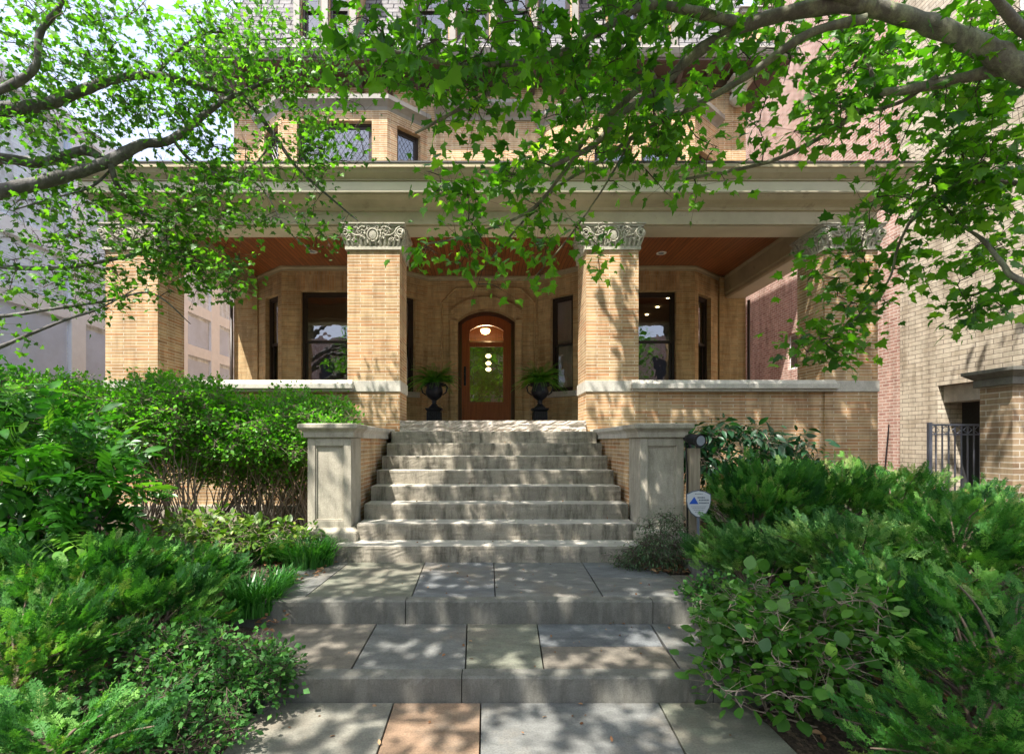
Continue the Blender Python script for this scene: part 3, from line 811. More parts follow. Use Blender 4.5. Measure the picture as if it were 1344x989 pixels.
# side parapet walls and side base walls of the porch
for x0, x1 in ((XL, XL + .38), (XR - .38, XR)):
    MB().box(x0 + .02, x1 - .02, YF + .7, 12.0, TU - .1, FZ + .02).build('base_wall', M['brick'], house)
# centre wall under the slab (behind steps)
MB().box(COLX[1][1], COLX[2][0], YF + .45, YF + .6, TU, FZ - .02).build('porch_riser', M['lime'], house)
MB().box(XL + .05, XR - .05, YF + .12, 12.2, FZ - .10, FZ).build('porch_floor', M['limelt'], house)
# entablature round three sides
prof = [(-.54, 5.64), (-.54, 5.56), (-.52, 5.52), (-.52, 5.22), (-.535, 5.21), (-.535, 5.18), (-.50, 5.165), (-.50, 5.10), (-.46, 5.08), (-.03, 5.08), (-.03, 5.095), (0, 5.095), (.0, 5.30), (.03, 5.31), (.055, 5.345), (.10, 5.375),
        (.17, 5.41), (.225, 5.455), (.235, 5.465), (.235, 5.475), (.255, 5.475), (.255, 5.655), (.275, 5.66), (.275, 5.675), (.30, 5.70), (.345, 5.745), (.375, 5.80), (.395, 5.805), (.395, 5.862), (-.54, 5.862)]
PP = [(XL, 12.0), (XL, YF + .03), (XR, YF + .03), (XR, 12.0)]
ent = MB().sweep(PP, prof).build('entablature', M['trim'], house)
# pale boards: under the beam and the corona face
MB().sweep(PP, [(-.45, 5.074), (-.04, 5.074), (-.04, 5.0795), (-.45, 5.0795)]).build('soffit_board', M['trimlight'], ent)
MB().sweep(PP, [(.2555, 5.49), (.264, 5.49), (.264, 5.642), (.2555, 5.642)]).build('corona_board', M['trimlight'], ent)
MB().sweep(PP, [(-.5, 5.8645), (.405, 5.8645), (.405, 5.892), (-.5, 5.892)]).build('roof_edge', M['roofedge'], house)
MB().box(XL + .3, XR - .3, YF + .3, 12.0, 5.87, 5.885).build('porch_roof', M['roofedge'], house)
cl = MB().box(XL + .42, XR - .42, YF + .45, 12.0, CE, CE + .03).build('porch_ceiling', M['ceil'], house)
# recessed ceiling lights (unlit lenses with a white rim)
for px, py in ((410, 330), (868, 332)):
    Y = (CE - EYE) * FPX / (580 - py); X = PX(px, Y)
    mb = MB()
    mb.lathe([(.055, CE - .004), (.075, CE - .012), (.10, CE - .012), (.105, CE - .001)], X, Y, 24)
    o = mb.build('ceiling_spotlight', M['metalwhite'], cl, smooth=True)
    MB().lathe([(.0545, CE - .010), (.0545, CE - .003)], X, Y, 20).build('lens', M['lens'], o)

# ---- storeys behind the porch
pl = {}
RB = [(1.27, 12.0), (2.14, 11.3), (4.78, 11.3), (5.65, 12.0), (XR, 12.0)]
LB = [(XL + .02, 12.0), (-5.50, 12.0), (-4.65, 11.3), (-2.24, 11.3), (-1.40, 12.0)]
WZ0, WZ1 = 2.78, 5.01
def window(F, a, b, z0, z1, d=.10, curtain=0, leaded=False, parent=house, grp=None, glass=None, mull=.5):
    fw = .055; mb = MB()
    mb.fbox(F, a, a + fw, d, d + .12, z0, z1); mb.fbox(F, b - fw, b, d, d + .12, z0, z1)
    mb.fbox(F, a + fw, b - fw, d, d + .12, z1 - fw, z1); mb.fbox(F, a + fw, b - fw, d - .02, d + .12, z0, z0 + fw * 1.1)
    zm = z0 + (z1 - z0) * mull
    a1, b1 = a + fw, b - fw; s = .05
    # upper sash sits in front of the lower one
    for (q0, q1, dd) in ((zm - s / 2, z1 - fw, d + .02), (z0 + fw * 1.1, zm + s / 2, d + .062)):
        mb.fbox(F, a1, a1 + s, dd, dd + .038, q0, q1); mb.fbox(F, b1 - s, b1, dd, dd + .038, q0, q1)
        mb.fbox(F, a1 + s, b1 - s, dd, dd + .038, q1 - s, q1); mb.fbox(F, a1 + s, b1 - s, dd, dd + .038, q0, q0 + s)
    wdw = mb.build('window', M['darkframe'], parent, bevel=0)
    mg = MB()
    for (q0, q1, dd) in ((zm, z1 - fw, d + .04), (z0 + fw, zm, d + .08)):
        mg.quad(F(a1, dd, q0), F(b1, dd, q0), F(b1, dd, q1), F(a1, dd, q1))
    mg.build('pane', glass or M['glass'], wdw)
    if leaded:
        ml = MB(); n = max(3, int((b1 - a1) / .10)); st = (b1 - a1) / n; dd = d + .036
        hgt = z1 - z0
        for i in range(-int(hgt / st / 1.6) - 1, n + 1):
            for sg in (1, -1):
                pts = []
                for q in np.linspace(0, 1, 12):
                    zz = z0 + fw + (hgt - 2 * fw) * q; uu = a1 + i * st + (hgt - 2 * fw) * q / 1.6 if sg > 0 else b1 - i * st - (hgt - 2 * fw) * q / 1.6
                    if a1 <= uu <= b1: pts.append(F(uu, dd, zz))
                if len(pts) > 1: ml.tube([pts[0], pts[-1]], .0035, 4)
        ml.build('leading', M['lead'], wdw)
    if curtain:
        cb = MB(); n = 40; vs = []
        for j, zz in enumerate((z0 + .03, z1 - .02)):
            for i in range(n + 1):
                u = a1 - .05 + (b1 - a1 + .1) * i / n
                vs.append(F(u, d + .17 + .03 * math.sin(i * 1.9) + .012 * math.sin(i * .7 + j), zz))
        cb.add(vs, [(i, i + 1, n + 2 + i, n + 1 + i) for i in range(n)])
        cb.build('curtain', M['curtain'], wdw, smooth=True)
    return wdw

def openings(A, B, pos, z0, z1):
    return [(p[0], p[1], z0, z1) for p in pos]
def facet_len(A, B): return math.hypot(B[0] - A[0], B[1] - A[1])
wm = MB(); wins = []
def wf(A, B, z0, z1, ops, curtain=0, leaded=False, rev=.2, mb=None, sill=True, mull=.5):
    F, L = wall_facet(mb or wm, A, B, z0, z1, ops, rev)
    for o in ops:
        wins.append((F, o, curtain, leaded, sill, mull))
    return F, L
# right bay
wf(RB[0], RB[1], FZ, CE, [(.36, .96, WZ0, WZ1)], curtain=2)
Fr, Lr = wf(RB[1], RB[2], FZ, CE, [(.42, 2.22, WZ0, PZ(382, 11.3))])
wf(RB[2], RB[3], FZ, CE, [(.16, .75, WZ0, WZ1)])
# left bay
L1 = facet_len(LB[1], LB[2])
wf(LB[1], LB[2], FZ, CE, [(.35, .94, WZ0, WZ1)])
wf(LB[2], LB[3], FZ, CE, [(.44, 2.00, WZ0, PZ(382, 11.3))])
wf(LB[3], LB[4], FZ, CE, [(.16, .75, WZ0, WZ1)])
wall_facet(wm, RB[3], RB[4], FZ, CE); wall_facet(wm, LB[0], LB[1], FZ, CE)
# raised brick strips that frame the bays
for (A, B, u0, u1) in ((RB[3], RB[4], .0, .12), (LB[0], LB[1], .45, .57)):
    F, L = facet(A, B); wm.fbox(F, u0, u1, -.05, -.001, FZ, CE)
# centre wall with its arched doorway
cA, cB = LB[4], RB[0]
F, L = facet(cA, cB)
dx0, dx1 = PX(601, 12.0) - cA[0], PX(676, 12.0) - cA[0]
zsp, zcr = PZ(421, 12.0), PZ(406.5, 12.0)
def archpts(u0, u1, zs, zc, n=20):
    w2 = (u1 - u0) / 2; h = zc - zs; Rr = (w2 * w2 + h * h) / (2 * h); a = math.asin(w2 / Rr)
    return [((u0 + u1) / 2 + Rr * math.sin(t), zc - Rr + Rr * math.cos(t)) for t in np.linspace(-a, a, n)]
def arch_wall(mb, F, u0, u1, z0, z1, a0, a1, zs, zc, d=0, rev=.3):
    ap = archpts(a0, a1, zs, zc)
    mb.quad(F(u0, d, z0), F(a0, d, z0), F(a0, d, zs), F(u0, d, zs)); mb.quad(F(a1, d, z0), F(u1, d, z0), F(u1, d, zs), F(a1, d, zs))
    mb.quad(F(u0, d, zs), F(a0, d, zs), F(a0, d, z1), F(u0, d, z1)); mb.quad(F(a1, d, zs), F(u1, d, zs), F(u1, d, z1), F(a1, d, z1))
    for (p, q) in zip(ap[:-1], ap[1:]):
        mb.quad(F(p[0], d, p[1]), F(q[0], d, q[1]), F(q[0], d, z1), F(p[0], d, z1))
        mb.quad(F(q[0], d, q[1]), F(p[0], d, p[1]), F(p[0], d + rev, p[1]), F(q[0], d + rev, q[1]))
    mb.quad(F(a0, d, z0), F(a0, d + rev, z0), F(a0, d + rev, zs), F(a0, d, zs))
    mb.quad(F(a1, d + rev, z0), F(a1, d, z0), F(a1, d, zs), F(a1, d + rev, zs))
arch_wall(wm, F, 0, L, FZ, CE, dx0, dx1, zsp, zcr)
wall1 = wm.build('wall', M['brick_in'], house)
# projecting door surround with a broad brick arch
so_ = MB(); s0, s1 = PX(591, 11.9) - cA[0], PX(685, 11.9) - cA[0]
inn = archpts(dx0, dx1, zsp, zcr); out = archpts(s0, s1, PZ(408, 11.9), PZ(389, 11.9))
D0, D1 = -.10, -.001
for (p, q, P_, Q_) in zip(inn[:-1], inn[1:], out[:-1], out[1:]):
    so_.quad(F(p[0], D0, p[1]), F(q[0], D0, q[1]), F(Q_[0], D0, Q_[1]), F(P_[0], D0, P_[1]))
    so_.quad(F(q[0], D0, q[1]), F(p[0], D0, p[1]), F(p[0], D1, p[1]), F(q[0], D1, q[1]))
    so_.quad(F(P_[0], D0, P_[1]), F(Q_[0], D0, Q_[1]), F(Q_[0], D1, Q_[1]), F(P_[0], D1, P_[1]))
so_.build('door_arch', M['brick_in'], house)
zo = PZ(408, 11.9)
for (a, b) in ((s0, dx0), (dx1, s1)): MB().fbox(F, a, b, D0, D1, FZ, min(zsp, zo)).build('door_pier', M['brick_in'], house)
# outer moulding with clipped corners
e0, e1 = PX(578, 11.9) - cA[0] + .03, PX(704, 11.9) - cA[0] - .03
zt, zk = PZ(377, 11.9), PZ(396, 11.9)
mb = MB(); mb.tube([F(e0, -.02, FZ), F(e0, -.02, zk), F(e0 + .30, -.02, zt - .02), F(e0 + .42, -.02, zt), F(e1 - .42, -.02, zt), F(e1 - .30, -.02, zt - .02), F(e1, -.02, zk), F(e1, -.02, FZ)], .028, 6)
mb.build('door_moulding', M['brick_in'], house)

for (Fw, o, cu, le, sl_, mu) in wins:
    window(Fw, o[0], o[1], o[2], o[3], d=.10, curtain=cu, leaded=le, mull=mu, glass=None)
    MB().fbox(Fw, o[0] - .09, o[1] + .09, -.06, .11, o[2] - .13, o[2] - .004).build('window_sill', M['limelt'], house, bevel=.005)
wins.clear()
# flat brick heads over the windows
for (A, B, u0, u1) in ((RB[1], RB[2], .34, 2.30), (LB[2], LB[3], .36, 2.08)):
    Fw, _ = facet(A, B); MB().fbox(Fw, u0, u1, -.012, .0, PZ(381, 11.3) + .002, PZ(381, 11.3) + .46).build('window_head', M['soldier'], house)
# crown trim where wall meets ceiling
mb = MB(); trim = [(-.02, CE - .11), (.015, CE - .11), (.02, CE - .07), (.05, CE - .04), (.05, CE - .003), (-.02, CE - .003)]
mb.sweep([(XL + .4, 12.0)] + LB[1:] + RB[:4] + [(XR - .4, 12.0)], trim)
mb.build('wall_trim', M['trim'], house)
# rain pipes on the outer corners
for X in (XL - .01, XR + .02):
    MB().tube([(X, 11.9, TU), (X, 11.9, 5.0)], .035, 10).build('downpipe', M['darkframe'], house, smooth=True)

# the door: frame, leaf, glass
fr = MB(); dF = .22
lw0, lw1 = dx0 + .085, dx1 - .085
oa = archpts(dx0, dx1, zsp, zcr, 16); ia = archpts(lw0, lw1, zsp - .03, zcr - .085, 16)
for (p, q, P_, Q_) in zip(ia[:-1], ia[1:], oa[:-1], oa[1:]):
    fr.quad(F(p[0], dF - .06, p[1]), F(q[0], dF - .06, q[1]), F(Q_[0], dF - .06, Q_[1]), F(P_[0], dF - .06, P_[1]))
    fr.quad(F(q[0], dF - .06, q[1]), F(p[0], dF - .06, p[1]), F(p[0], dF + .06, p[1]), F(q[0], dF + .06, q[1]))
fr.fbox(F, dx0, lw0, dF - .06, dF + .06, FZ, zsp - .0); fr.fbox(F, lw1, dx1, dF - .06, dF + .06, FZ, zsp)
fr.fbox(F, dx0, dx1, dF - .10, dF + .1, FZ, FZ + .05)
door = MB()
g0, g1 = PX(616, 12.22) - cA[0], PX(661, 12.22) - cA[0]; gzb, gzs, gzc = PZ(528, 12.22), PZ(434, 12.22), PZ(426.5, 12.22)
la = archpts(lw0, lw1, zsp - .03, zcr - .085, 16); ga = archpts(g0, g1, gzs, gzc, 16)
for (p, q, P_, Q_) in zip(ga[:-1], ga[1:], la[:-1], la[1:]):
    door.quad(F(p[0], dF, p[1]), F(q[0], dF, q[1]), F(Q_[0], dF, Q_[1]), F(P_[0], dF, P_[1]))
    door.quad(F(q[0], dF, q[1]), F(p[0], dF, p[1]), F(p[0], dF + .05, p[1]), F(q[0], dF + .05, q[1]))
zl = zsp - .03
door.quad(F(lw0, dF, gzb), F(g0, dF, gzb), F(g0, dF, gzs), F(lw0, dF, zl)); door.quad(F(g1, dF, gzb), F(lw1, dF, gzb), F(lw1, dF, zl), F(g1, dF, gzs))
door.quad(F(lw0, dF, FZ + .05), F(lw1, dF, FZ + .05), F(lw1, dF, gzb), F(lw0, dF, gzb))
door.quad(F(g0, dF, gzb), F(g0, dF + .05, gzb), F(g0, dF + .05, gzs), F(g0, dF, gzs)); door.quad(F(g1, dF + .05, gzb), F(g1, dF, gzb), F(g1, dF, gzs), F(g1, dF + .05, gzs))
door.quad(F(g0, dF + .05, gzb), F(g0, dF, gzb), F(g1, dF, gzb), F(g1, dF + .05, gzb))
zr = PZ(455, 12.22)
door.fbox(F, g0 - .002, g1 + .002, dF + .012, dF + .05, zr, zr + .11)
for (a, b, c, d_) in ((g0 - .025, g0 + .012, gzb - .02, gzs), (g1 - .012, g1 + .025, gzb - .02, gzs), (g0, g1, gzb - .03, gzb + .012)):
    door.fbox(F, a, b, dF - .018, dF + .001, c, d_)
do = door.build('front_door', M['maho'], house); do['label'] = 'arched mahogany front door with a tall leaded glass pane'
fo = fr.build('frame', M['mahodark'], do)
mb = MB(); mb.quad(F(g0, dF + .03, gzb), F(g1, dF + .03, gzb), F(g1, dF + .03, zr), F(g0, dF + .03, zr)); mb.build('leaded_pane', M['glassdoor'], do)
mb = MB(); mb.quad(F(g0, dF + .03, zr), F(g1, dF + .03, zr), F(g1, dF + .03, gzc), F(g0, dF + .03, gzc)); mb.build('upper_pane', M['glassclear'], do)
mb = MB()
for i in (1, 7): mb.fbox(F, g0 + (g1 - g0) * i / 8 - .003, g0 + (g1 - g0) * i / 8 + .003, dF + .022, dF + .029, gzb, zr)
for i in (1, 9): mb.fbox(F, g0, g1, dF + .0225, dF + .0285, gzb + (zr - gzb) * i / 10 - .003, gzb + (zr - gzb) * i / 10 + .003)
mb.build('leading', M['lead'], do)
hx = lw0 + .075; mb = MB()
mb.fbox(F, hx - .028, hx + .028, dF - .012, dF - .001, FZ + 1.05, FZ + 1.52)
mb.tube([F(hx, dF - .01, FZ + 1.12), F(hx, dF - .07, FZ + 1.16), F(hx, dF - .075, FZ + 1.30), F(hx, dF - .01, FZ + 1.36)], .012, 6)
mb.lathe([(.001, 0), (.03, 0)], 0, 0, 4) if False else None
mb.build('handle', M['iron'], do)

# interior rooms, dim, seen through the glass
it = MB(); it.m = 0
iy0, iy1, iz0, iz1 = 10.3, 17.5, 1.97, 5.35
it.quad((XL + .1, iy1, iz0), (XR - .1, iy1, iz0), (XR - .1, iy1, iz1), (XL + .1, iy1, iz1))
IP = [(XL + .1, 12.3), (-5.45, 12.3), (-4.5, 11.62), (-2.4, 11.62), (-1.5, 12.35), (1.37, 12.35), (2.3, 11.62), (4.6, 11.62), (5.6, 12.3), (XR - .1, 12.3), (XR - .1, iy1), (XL + .1, iy1)]
it.add([(x, y, iz1) for x, y in IP], [tuple(range(len(IP)))])
for X in (XL + .1, -1.45, 1.32, XR - .1): it.quad((X, 12.4, iz0), (X, iy1, iz0), (X, iy1, iz1), (X, 12.4, iz1))
it.m = 1; it.add([(x, y, iz0) for x, y in IP], [tuple(range(len(IP)))])
it.box(-1.4, 1.3, 14.0, 14.2, 4.45, 5.34); it.box(-1.4, -.95, 14.0, 14.2, iz0, 4.44); it.box(.9, 1.3, 14.0, 14.2, iz0, 4.44)
it.build('interior_room', [M['interior'], M['iwood']], house)
bulb = mat_emit('lamp_glow', (1, .74, .42), 5)
pend = thing('pendant_lamp', 'three lit glass globes hanging in the hall behind the front door', 'pendant lamp', (0, 15.2, 3.0))
Yp = 15.2; Xp = PX(641, Yp)
MB().tube([(Xp, Yp, 5.34), (Xp, Yp, PZ(467, Yp))], .008, 6).build('cord', M['black'], pend)
for py in (467, 476.5, 484.5):
    mb = MB(); z = PZ(py, Yp); mb.lathe([(.085 * math.sin(a) + .001, z - .062 * math.cos(a)) for a in np.linspace(0, math.pi, 9)], Xp, Yp, 16)
    mb.build('globe', bulb, pend, smooth=True)
Yc = 13.0; Xc = PX(637, Yc); zc_ = PZ(437, Yc)
hl = thing('hall_lamp', 'small lit ceiling lamp seen through the top of the front door glass', 'ceiling lamp', (Xc, Yc, zc_))
MB().tube([(Xc, Yc, 5.34), (Xc, Yc, zc_ + .1)], .01, 6).build('stem', M['iron'], hl)
MB().lathe([(.12, zc_ + .1), (.13, zc_ + .06), (.10, zc_), (.02, zc_ - .03)], Xc, Yc, 16).build('lamp_shade', mat_emit('warm_shade', (1, .62, .28), 3.0), hl, smooth=True)
def plight(x, y, z, e, c=(1, .68, .38), r=.1):
    l_ = bpy.data.lights.new('lamp_light', 'POINT'); l_.energy = e; l_.color = c; l_.shadow_soft_size = r
    o = bpy.data.objects.new('lamp_light', l_); C.objects.link(o); o.location = (x, y, z); return o
plight(Xp, Yp - .3, 3.6, 8); plight(Xc, Yc, zc_ - .15, 14)
# small downlights in the right-hand room
dl = thing('downlights', 'three tiny lit ceiling spots seen through the right bay window', 'ceiling lights', (3.5, 13, 5.33))
for (px, py) in ((849, 413), (863, 403), (877, 391)):
    Y = (5.33 - EYE) * FPX / (580 - py)
    mb = MB().lathe([(.045, 5.325), (.045, 5.34)], PX(px, Y), Y, 12); mb.build('spot', bulb, dl)

# ---- second storey, string courses, eaves, attic
U0 = 5.86; bz = 9.28
up = MB()
def wf2(A, B, z0, z1, ops, leaded=True, mull=.5):
    F_, L_ = wall_facet(up, A, B, z0, z1, ops, .22)
    for o in ops: wins.append((F_, o, 0, leaded, True, mull))
wf2(RB[0], RB[1], U0, bz, [(.30, .96, 6.9, 8.35)])
wf2(RB[1], RB[2], U0, bz, [(.35, 1.22, 6.9, 8.35), (1.42, 2.29, 6.9, 8.35)])
wf2(RB[2], RB[3], U0, bz, [(.16, .82, 6.9, 8.35)])
wf2(LB[1], LB[2], U0, bz, [(.28, .94, 6.9, 8.92)])
wf2(LB[2], LB[3], U0, bz, [(.35, 2.06, 6.9, 8.92)])
wf2(LB[3], LB[4], U0, bz, [(.26, .90, 6.9, 8.92)])
for (A, B) in ((RB[3], (XR, 12.0)), ((XL, 12.0), LB[1]), (cA, cB)): wall_facet(up, A, B, U0, 10.32)
wall_facet(up, LB[1], LB[4], bz, 10.32); wall_facet(up, RB[0], RB[3], bz, 10.32)       # wall set back above the bays
wall_facet(up, (XR, 12.0), (XR, 20), TU, 10.32); wall_facet(up, (XL, 20), (XL, 12.0), TU, 10.32)
up.build('upper_wall', M['brick'], house)
for (Fw, o, cu, le, s_, mu) in wins:
    window(Fw, o[0], o[1], o[2], o[3], d=.12, leaded=le, mull=mu)
    MB().fbox(Fw, o[0] - .09, o[1] + .09, -.06, .11, o[2] - .14, o[2] - .004).build('window_sill', M['limelt'], house)
wins.clear()
bc = [(-.1, bz - .12), (.0, bz - .12), (.03, bz - .06), (.10, bz), (.16, bz + .04), (.16, bz + .14), (.12, bz + .16), (-.1, bz + .22)]
for ch in (RB[:4], LB[1:]):
    MB().sweep(ch, bc).build('bay_cornice', M['greytrim'], house)
    mb = MB(); zz = bz + .20; mb.add([(x, y, zz) for x, y in ch] + [(ch[0][0] if ch is RB[:4] else ch[0][0], 12, zz)], [tuple(range(len(ch)))])
    mb.build('bay_roof', M['slate'], house)
MB().sweep([(LB[4][0] + .18, 12.0), (RB[0][0] - .18, 12.0)], [(-.02, 9.36), (.04, 9.36), (.07, 9.42), (.16, 9.50), (.26, 9.56), (.29, 9.62), (.29, 9.70), (-.02, 9.74)]).build('string_course', M['greytrim'], house)
EP = [(XL, 20), (XL, 12.0), (XR, 12.0), (XR, 20)]
MB().sweep(EP, [(-.05, 10.18), (.05, 10.18), (.09, 10.26), (.14, 10.30), (.70, 10.30), (.70, 10.36), (-.05, 10.4)]).build('eaves_soffit', M['brownwood'], house)
MB().sweep(EP, [(.62, 10.363), (.72, 10.363), (.76, 10.42), (.80, 10.52), (.78, 10.56), (.62, 10.56)]).build('gutter', M['greytrim'], house)
for i in range(18):
    mb = MB()
    x = XL + .35 + i * (XR - XL - .7) / 17
    mb.frus((x - .05, x + .05, 11.96, 11.99), 9.98, (x - .05, x + .05, 11.5, 11.99), 10.295)
    mb.build('eaves_bracket', M['brownwood'], house)
# attic: slated mansard with dormers
mb = MB(); zA, zB = 10.50, 13.4
mb.add([(XL - .5, 11.35, zA), (XR + .5, 11.35, zA), (XR - .3, 12.7, zB), (XL + .3, 12.7, zB), (XL - .5, 20.5, zA), (XR + .5, 20.5, zA), (XR - .3, 19, zB), (XL + .3, 19, zB)],
       [(0, 1, 2, 3), (1, 5, 6, 2), (4, 0, 3, 7), (3, 2, 6, 7), (5, 4, 7, 6)])
mb.build('roof', M['slate'], house)
def dormer(x0, x1, nw, yf=11.55, zt=13.0):
    mb = MB(); zb = 10.55; w_ = (x1 - x0); pw = .20
    ops = []; st = (w_ - pw) / nw
    for i in range(nw): ops.append((pw + i * st, i * st + st, zb + .35, zt - .45))
    F_, L_ = wall_facet(mb, (x0, yf), (x1, yf), zb, zt, ops, .15)
    wall_facet(mb, (x1, yf), (x1, yf + 2), zb, zt); wall_facet(mb, (x0, yf + 2), (x0, yf), zb, zt)
    d = mb.build('dormer', M['brick'], house)
    for o in ops: 
        w1 = window(F_, o[0], o[1], o[2], o[3], d=.05, parent=d)
    mb = MB()
    for i in range(nw + 1): 
        u = pw / 2 + i * st; mb.fbox(F_, u - .07, u + .07, -.08, -.001, zb, zt)
    mb.sweep([(x0, yf + 2), (x0, yf), (x1, yf), (x1, yf + 2)], [(-.02, zt), (.05, zt), (.12, zt + .08), (.18, zt + .2), (-.02, zt + .22)])
    mb.frus((x0 - .1, x1 + .1, yf - .1, yf + 2), zt + .2, (x0 + .4, x1 - .4, yf + .8, yf + 2), zt + .8)
    mb.build('dormer_trim', M['greytrim'], d)
dormer(PX(535, 11.55), PX(760, 11.55), 4); dormer(PX(385, 11.55), PX(470, 11.55), 2); dormer(PX(800, 11.55), PX(890, 11.55), 2)
# brick chimney block at the right end and its carved bracket
mb = MB().box(6.0, 6.6, 11.55, 12.6, 10.57, 11.55); mb.build('chimney', M['brick'], house)
mb = MB().box(5.95, 6.66, 11.48, 12.65, 11.55, 11.65).frus((5.9, 6.72, 11.44, 12.7), 11.65, (6.1, 6.5, 11.7, 12.4), 11.9); mb.build('chimney_cap', M['greytrim'], house)
mb = MB(); bx, by = 6.05, 11.80
mb.lathe([(.10, 9.62), (.20, 9.72), (.22, 9.80), (.15, 9.90), (.17, 10.0), (.25, 10.08), (.27, 10.17)], bx, by, 10, wob=lambda k, z: .08 * (k % 2))
mb.box(bx - .27, bx + .27, by - .27, by + .25, 10.10, 10.175)
mb.build('corner_bracket', M['limec'], house)

# ------------------------------------------------------------------ neighbours
NX = 8.5
pk = thing('pink_brick_building', 'tall pink brick side wall rising behind the right end of the porch', 'building', (NX, 13, 0))
mb = MB(); Yb = (NX) * FPX / (1183 - 637)
wY0, wY1 = NX * FPX / (1050 - 637), NX * FPX / (1034 - 637)
Fp, Lp = facet((NX, 16.3), (NX, Yb))
wz0, wz1 = PZ(482, wY0), PZ(434, wY0)
wall_facet(mb, (NX, 16.3), (NX, Yb), 0, 15.2, [(16.3 - wY1, 16.3 - wY0, wz0, wz1)], .12)
wall_facet(mb, (NX + 12, 16.3), (NX, 16.3), 0, 15.2); mb.quad((NX, Yb, 15.2), (NX + 12, Yb, 15.2), (NX + 12, 16.3, 15.2), (NX, 16.3, 15.2))
mb.build('wall', M['pink'], pk)
mb = MB().fbox(Fp, 16.3 - wY1 + .01, 16.3 - wY0 - .01, .05, .10, wz0 + .01, wz1 - .01)
wp = mb.build('window', M['whiteband'], pk)
mb = MB().fbox(Fp, 16.3 - wY1 + .06, 16.3 - wY0 - .06, .045, .0495, wz0 + .06, (wz0 + wz1) / 2 - .03).fbox(Fp, 16.3 - wY1 + .06, 16.3 - wY0 - .06, .045, .0495, (wz0 + wz1) / 2 + .03, wz1 - .06)
mb.build('pane', M['glass'], wp)
MB().fbox(Fp, 0, Lp, -.06, -.001, 15.0, 15.25).build('coping', M['greytrim'], pk)
MB().tube([(NX - .15, Yb + .35, 0), (NX - .05, Yb + .25, PZ(557, Yb + .3))], .012, 6).build('conduit', M['black'], pk)

cr = thing('cream_brick_building', 'cream brick building with a recessed garage opening behind the gate', 'building', (NX, 8, 0))
mb = MB(); Y1 = Yb - .004; Y0 = 4.6; CX = NX - .03
oY1 = CX * FPX / (1231 - 637); oz = PZ(506, oY1)
wall_facet(mb, (CX, Y1), (CX, Y0), 0, 14.5, [(Y1 - oY1, Y1 - 6.2, 0.02, oz)], .45)
wall_facet(mb, (CX, Y0), (CX + 12, Y0), 0, 14.5); mb.quad((CX, Y0, 14.5), (CX + 12, Y0, 14.5), (CX + 12, Y1, 14.5), (CX, Y1, 14.5))
mb.build('wall', M['cream'], cr)
mb = MB().box(CX + .10, CX + .40, 6.2, oY1 - .002, oz - .32, oz - .005); mb.build('lintel_beam', M['limelt'], cr, bevel=.01)
mb = MB(); gx0, gx1 = CX + .45, CX + 6
mb.quad((gx0, oY1, 0), (gx1, oY1, 0), (gx1, oY1, oz), (gx0, oY1, oz)); mb.quad((gx1, 6.2, 0), (gx0, 6.2, 0), (gx0, 6.2, oz), (gx1, 6.2, oz))
mb.quad((gx1, oY1, 0), (gx1, 6.2, 0), (gx1, 6.2, oz), (gx1, oY1, oz)); mb.quad((gx0, 6.2, oz - .002), (gx1, 6.2, oz - .002), (gx1, oY1, oz - .002), (gx0, oY1, oz - .002))
mb.quad((gx0, 6.2, .01), (gx1, 6.2, .01), (gx1, oY1, .01), (gx0, oY1, .01))
mb.build('garage_room', M['asphalt'], cr)
MB().lathe([(.10, oz - .05), (.13, oz - .02)], gx0 + 1.0, oY1 - .5, 16).build('garage_light', mat_emit('garage_glow', (1, .75, .45), 3.0), cr)
Fc, Lc = facet((CX, Y1), (CX, Y0))
for (u, z) in ((2.3, 7.4), (2.3, 11.0), (3.9, 4.6)):
    w1 = MB().fbox(Fc, u, u + 1.0, -.03, .0, z, z + 1.7).build('window', M['metalwhite'], cr)
    MB().fbox(Fc, u + .07, u + .93, -.036, -.031, z + .07, z + 1.63).build('pane', M['glass'], w1)

# gate pier and iron fence
gp = thing('gate_pier', 'brown brick gate pier with a stone cap at the right edge', 'gate pier', (7.3, 6.7, .1))
gx = PX(1329, 6.5)
MB().box(gx, gx + .85, 6.5, 6.93, 0, 2.36).build('shaft', M['gatebrick'], gp)
cpz = PZ(503, 6.5)
MB().box(gx - .05, gx + .90, 6.45, 6.98, 2.35, 2.45).frus((gx - .05, gx + .90, 6.45, 6.98), 2.45, (gx - .13, gx + .98, 6.37, 7.06), 2.52).box(gx - .14, gx + .99, 6.36, 7.07, 2.52, 2.57).build('cap', M['kerb'], gp, bevel=.006)
gf = thing('iron_gate', 'grey iron gate with a band of diamonds under its top rail', 'gate', (6.8, 7.2, .2))
Yg = 7.2; x0, x1 = PX(1220, Yg), PX(1320, Yg); zt = PZ(556, Yg); zr2 = PZ(569, Yg)
MB().box(x0, x1, Yg - .02, Yg + .02, zt - .03, zt).box(x0, x1, Yg - .015, Yg + .015, zr2 - .02, zr2).box(x0, x1, Yg - .015, Yg + .015, .36, .39).build('rail', M['fence'], gf)
nb = 12
for i in range(nb + 1):
    x = x0 + (x1 - x0) * i / nb
    r = .022 if i == 0 else .0075
    MB().box(x - r, x + r, Yg - r, Yg + r, .30, zt - .031 if i else zt + .02).build('post' if i == 0 else 'bar', M['fence'], gf)
mb = MB(); st = (x1 - x0) / 7
for i in range(7):
    cx = x0 + st * (i + .5); cz = (zt - .03 + zr2) / 2; hh = (zt - .03 - zr2) / 2
    P_ = [(cx - st * .4, Yg, cz), (cx, Yg, cz + hh), (cx + st * .4, Yg, cz), (cx, Yg, cz - hh), (cx - st * .4, Yg, cz)]
    mb.tube(P_, .007, 4)
mb.build('diamond_band', M['fence'], gf)

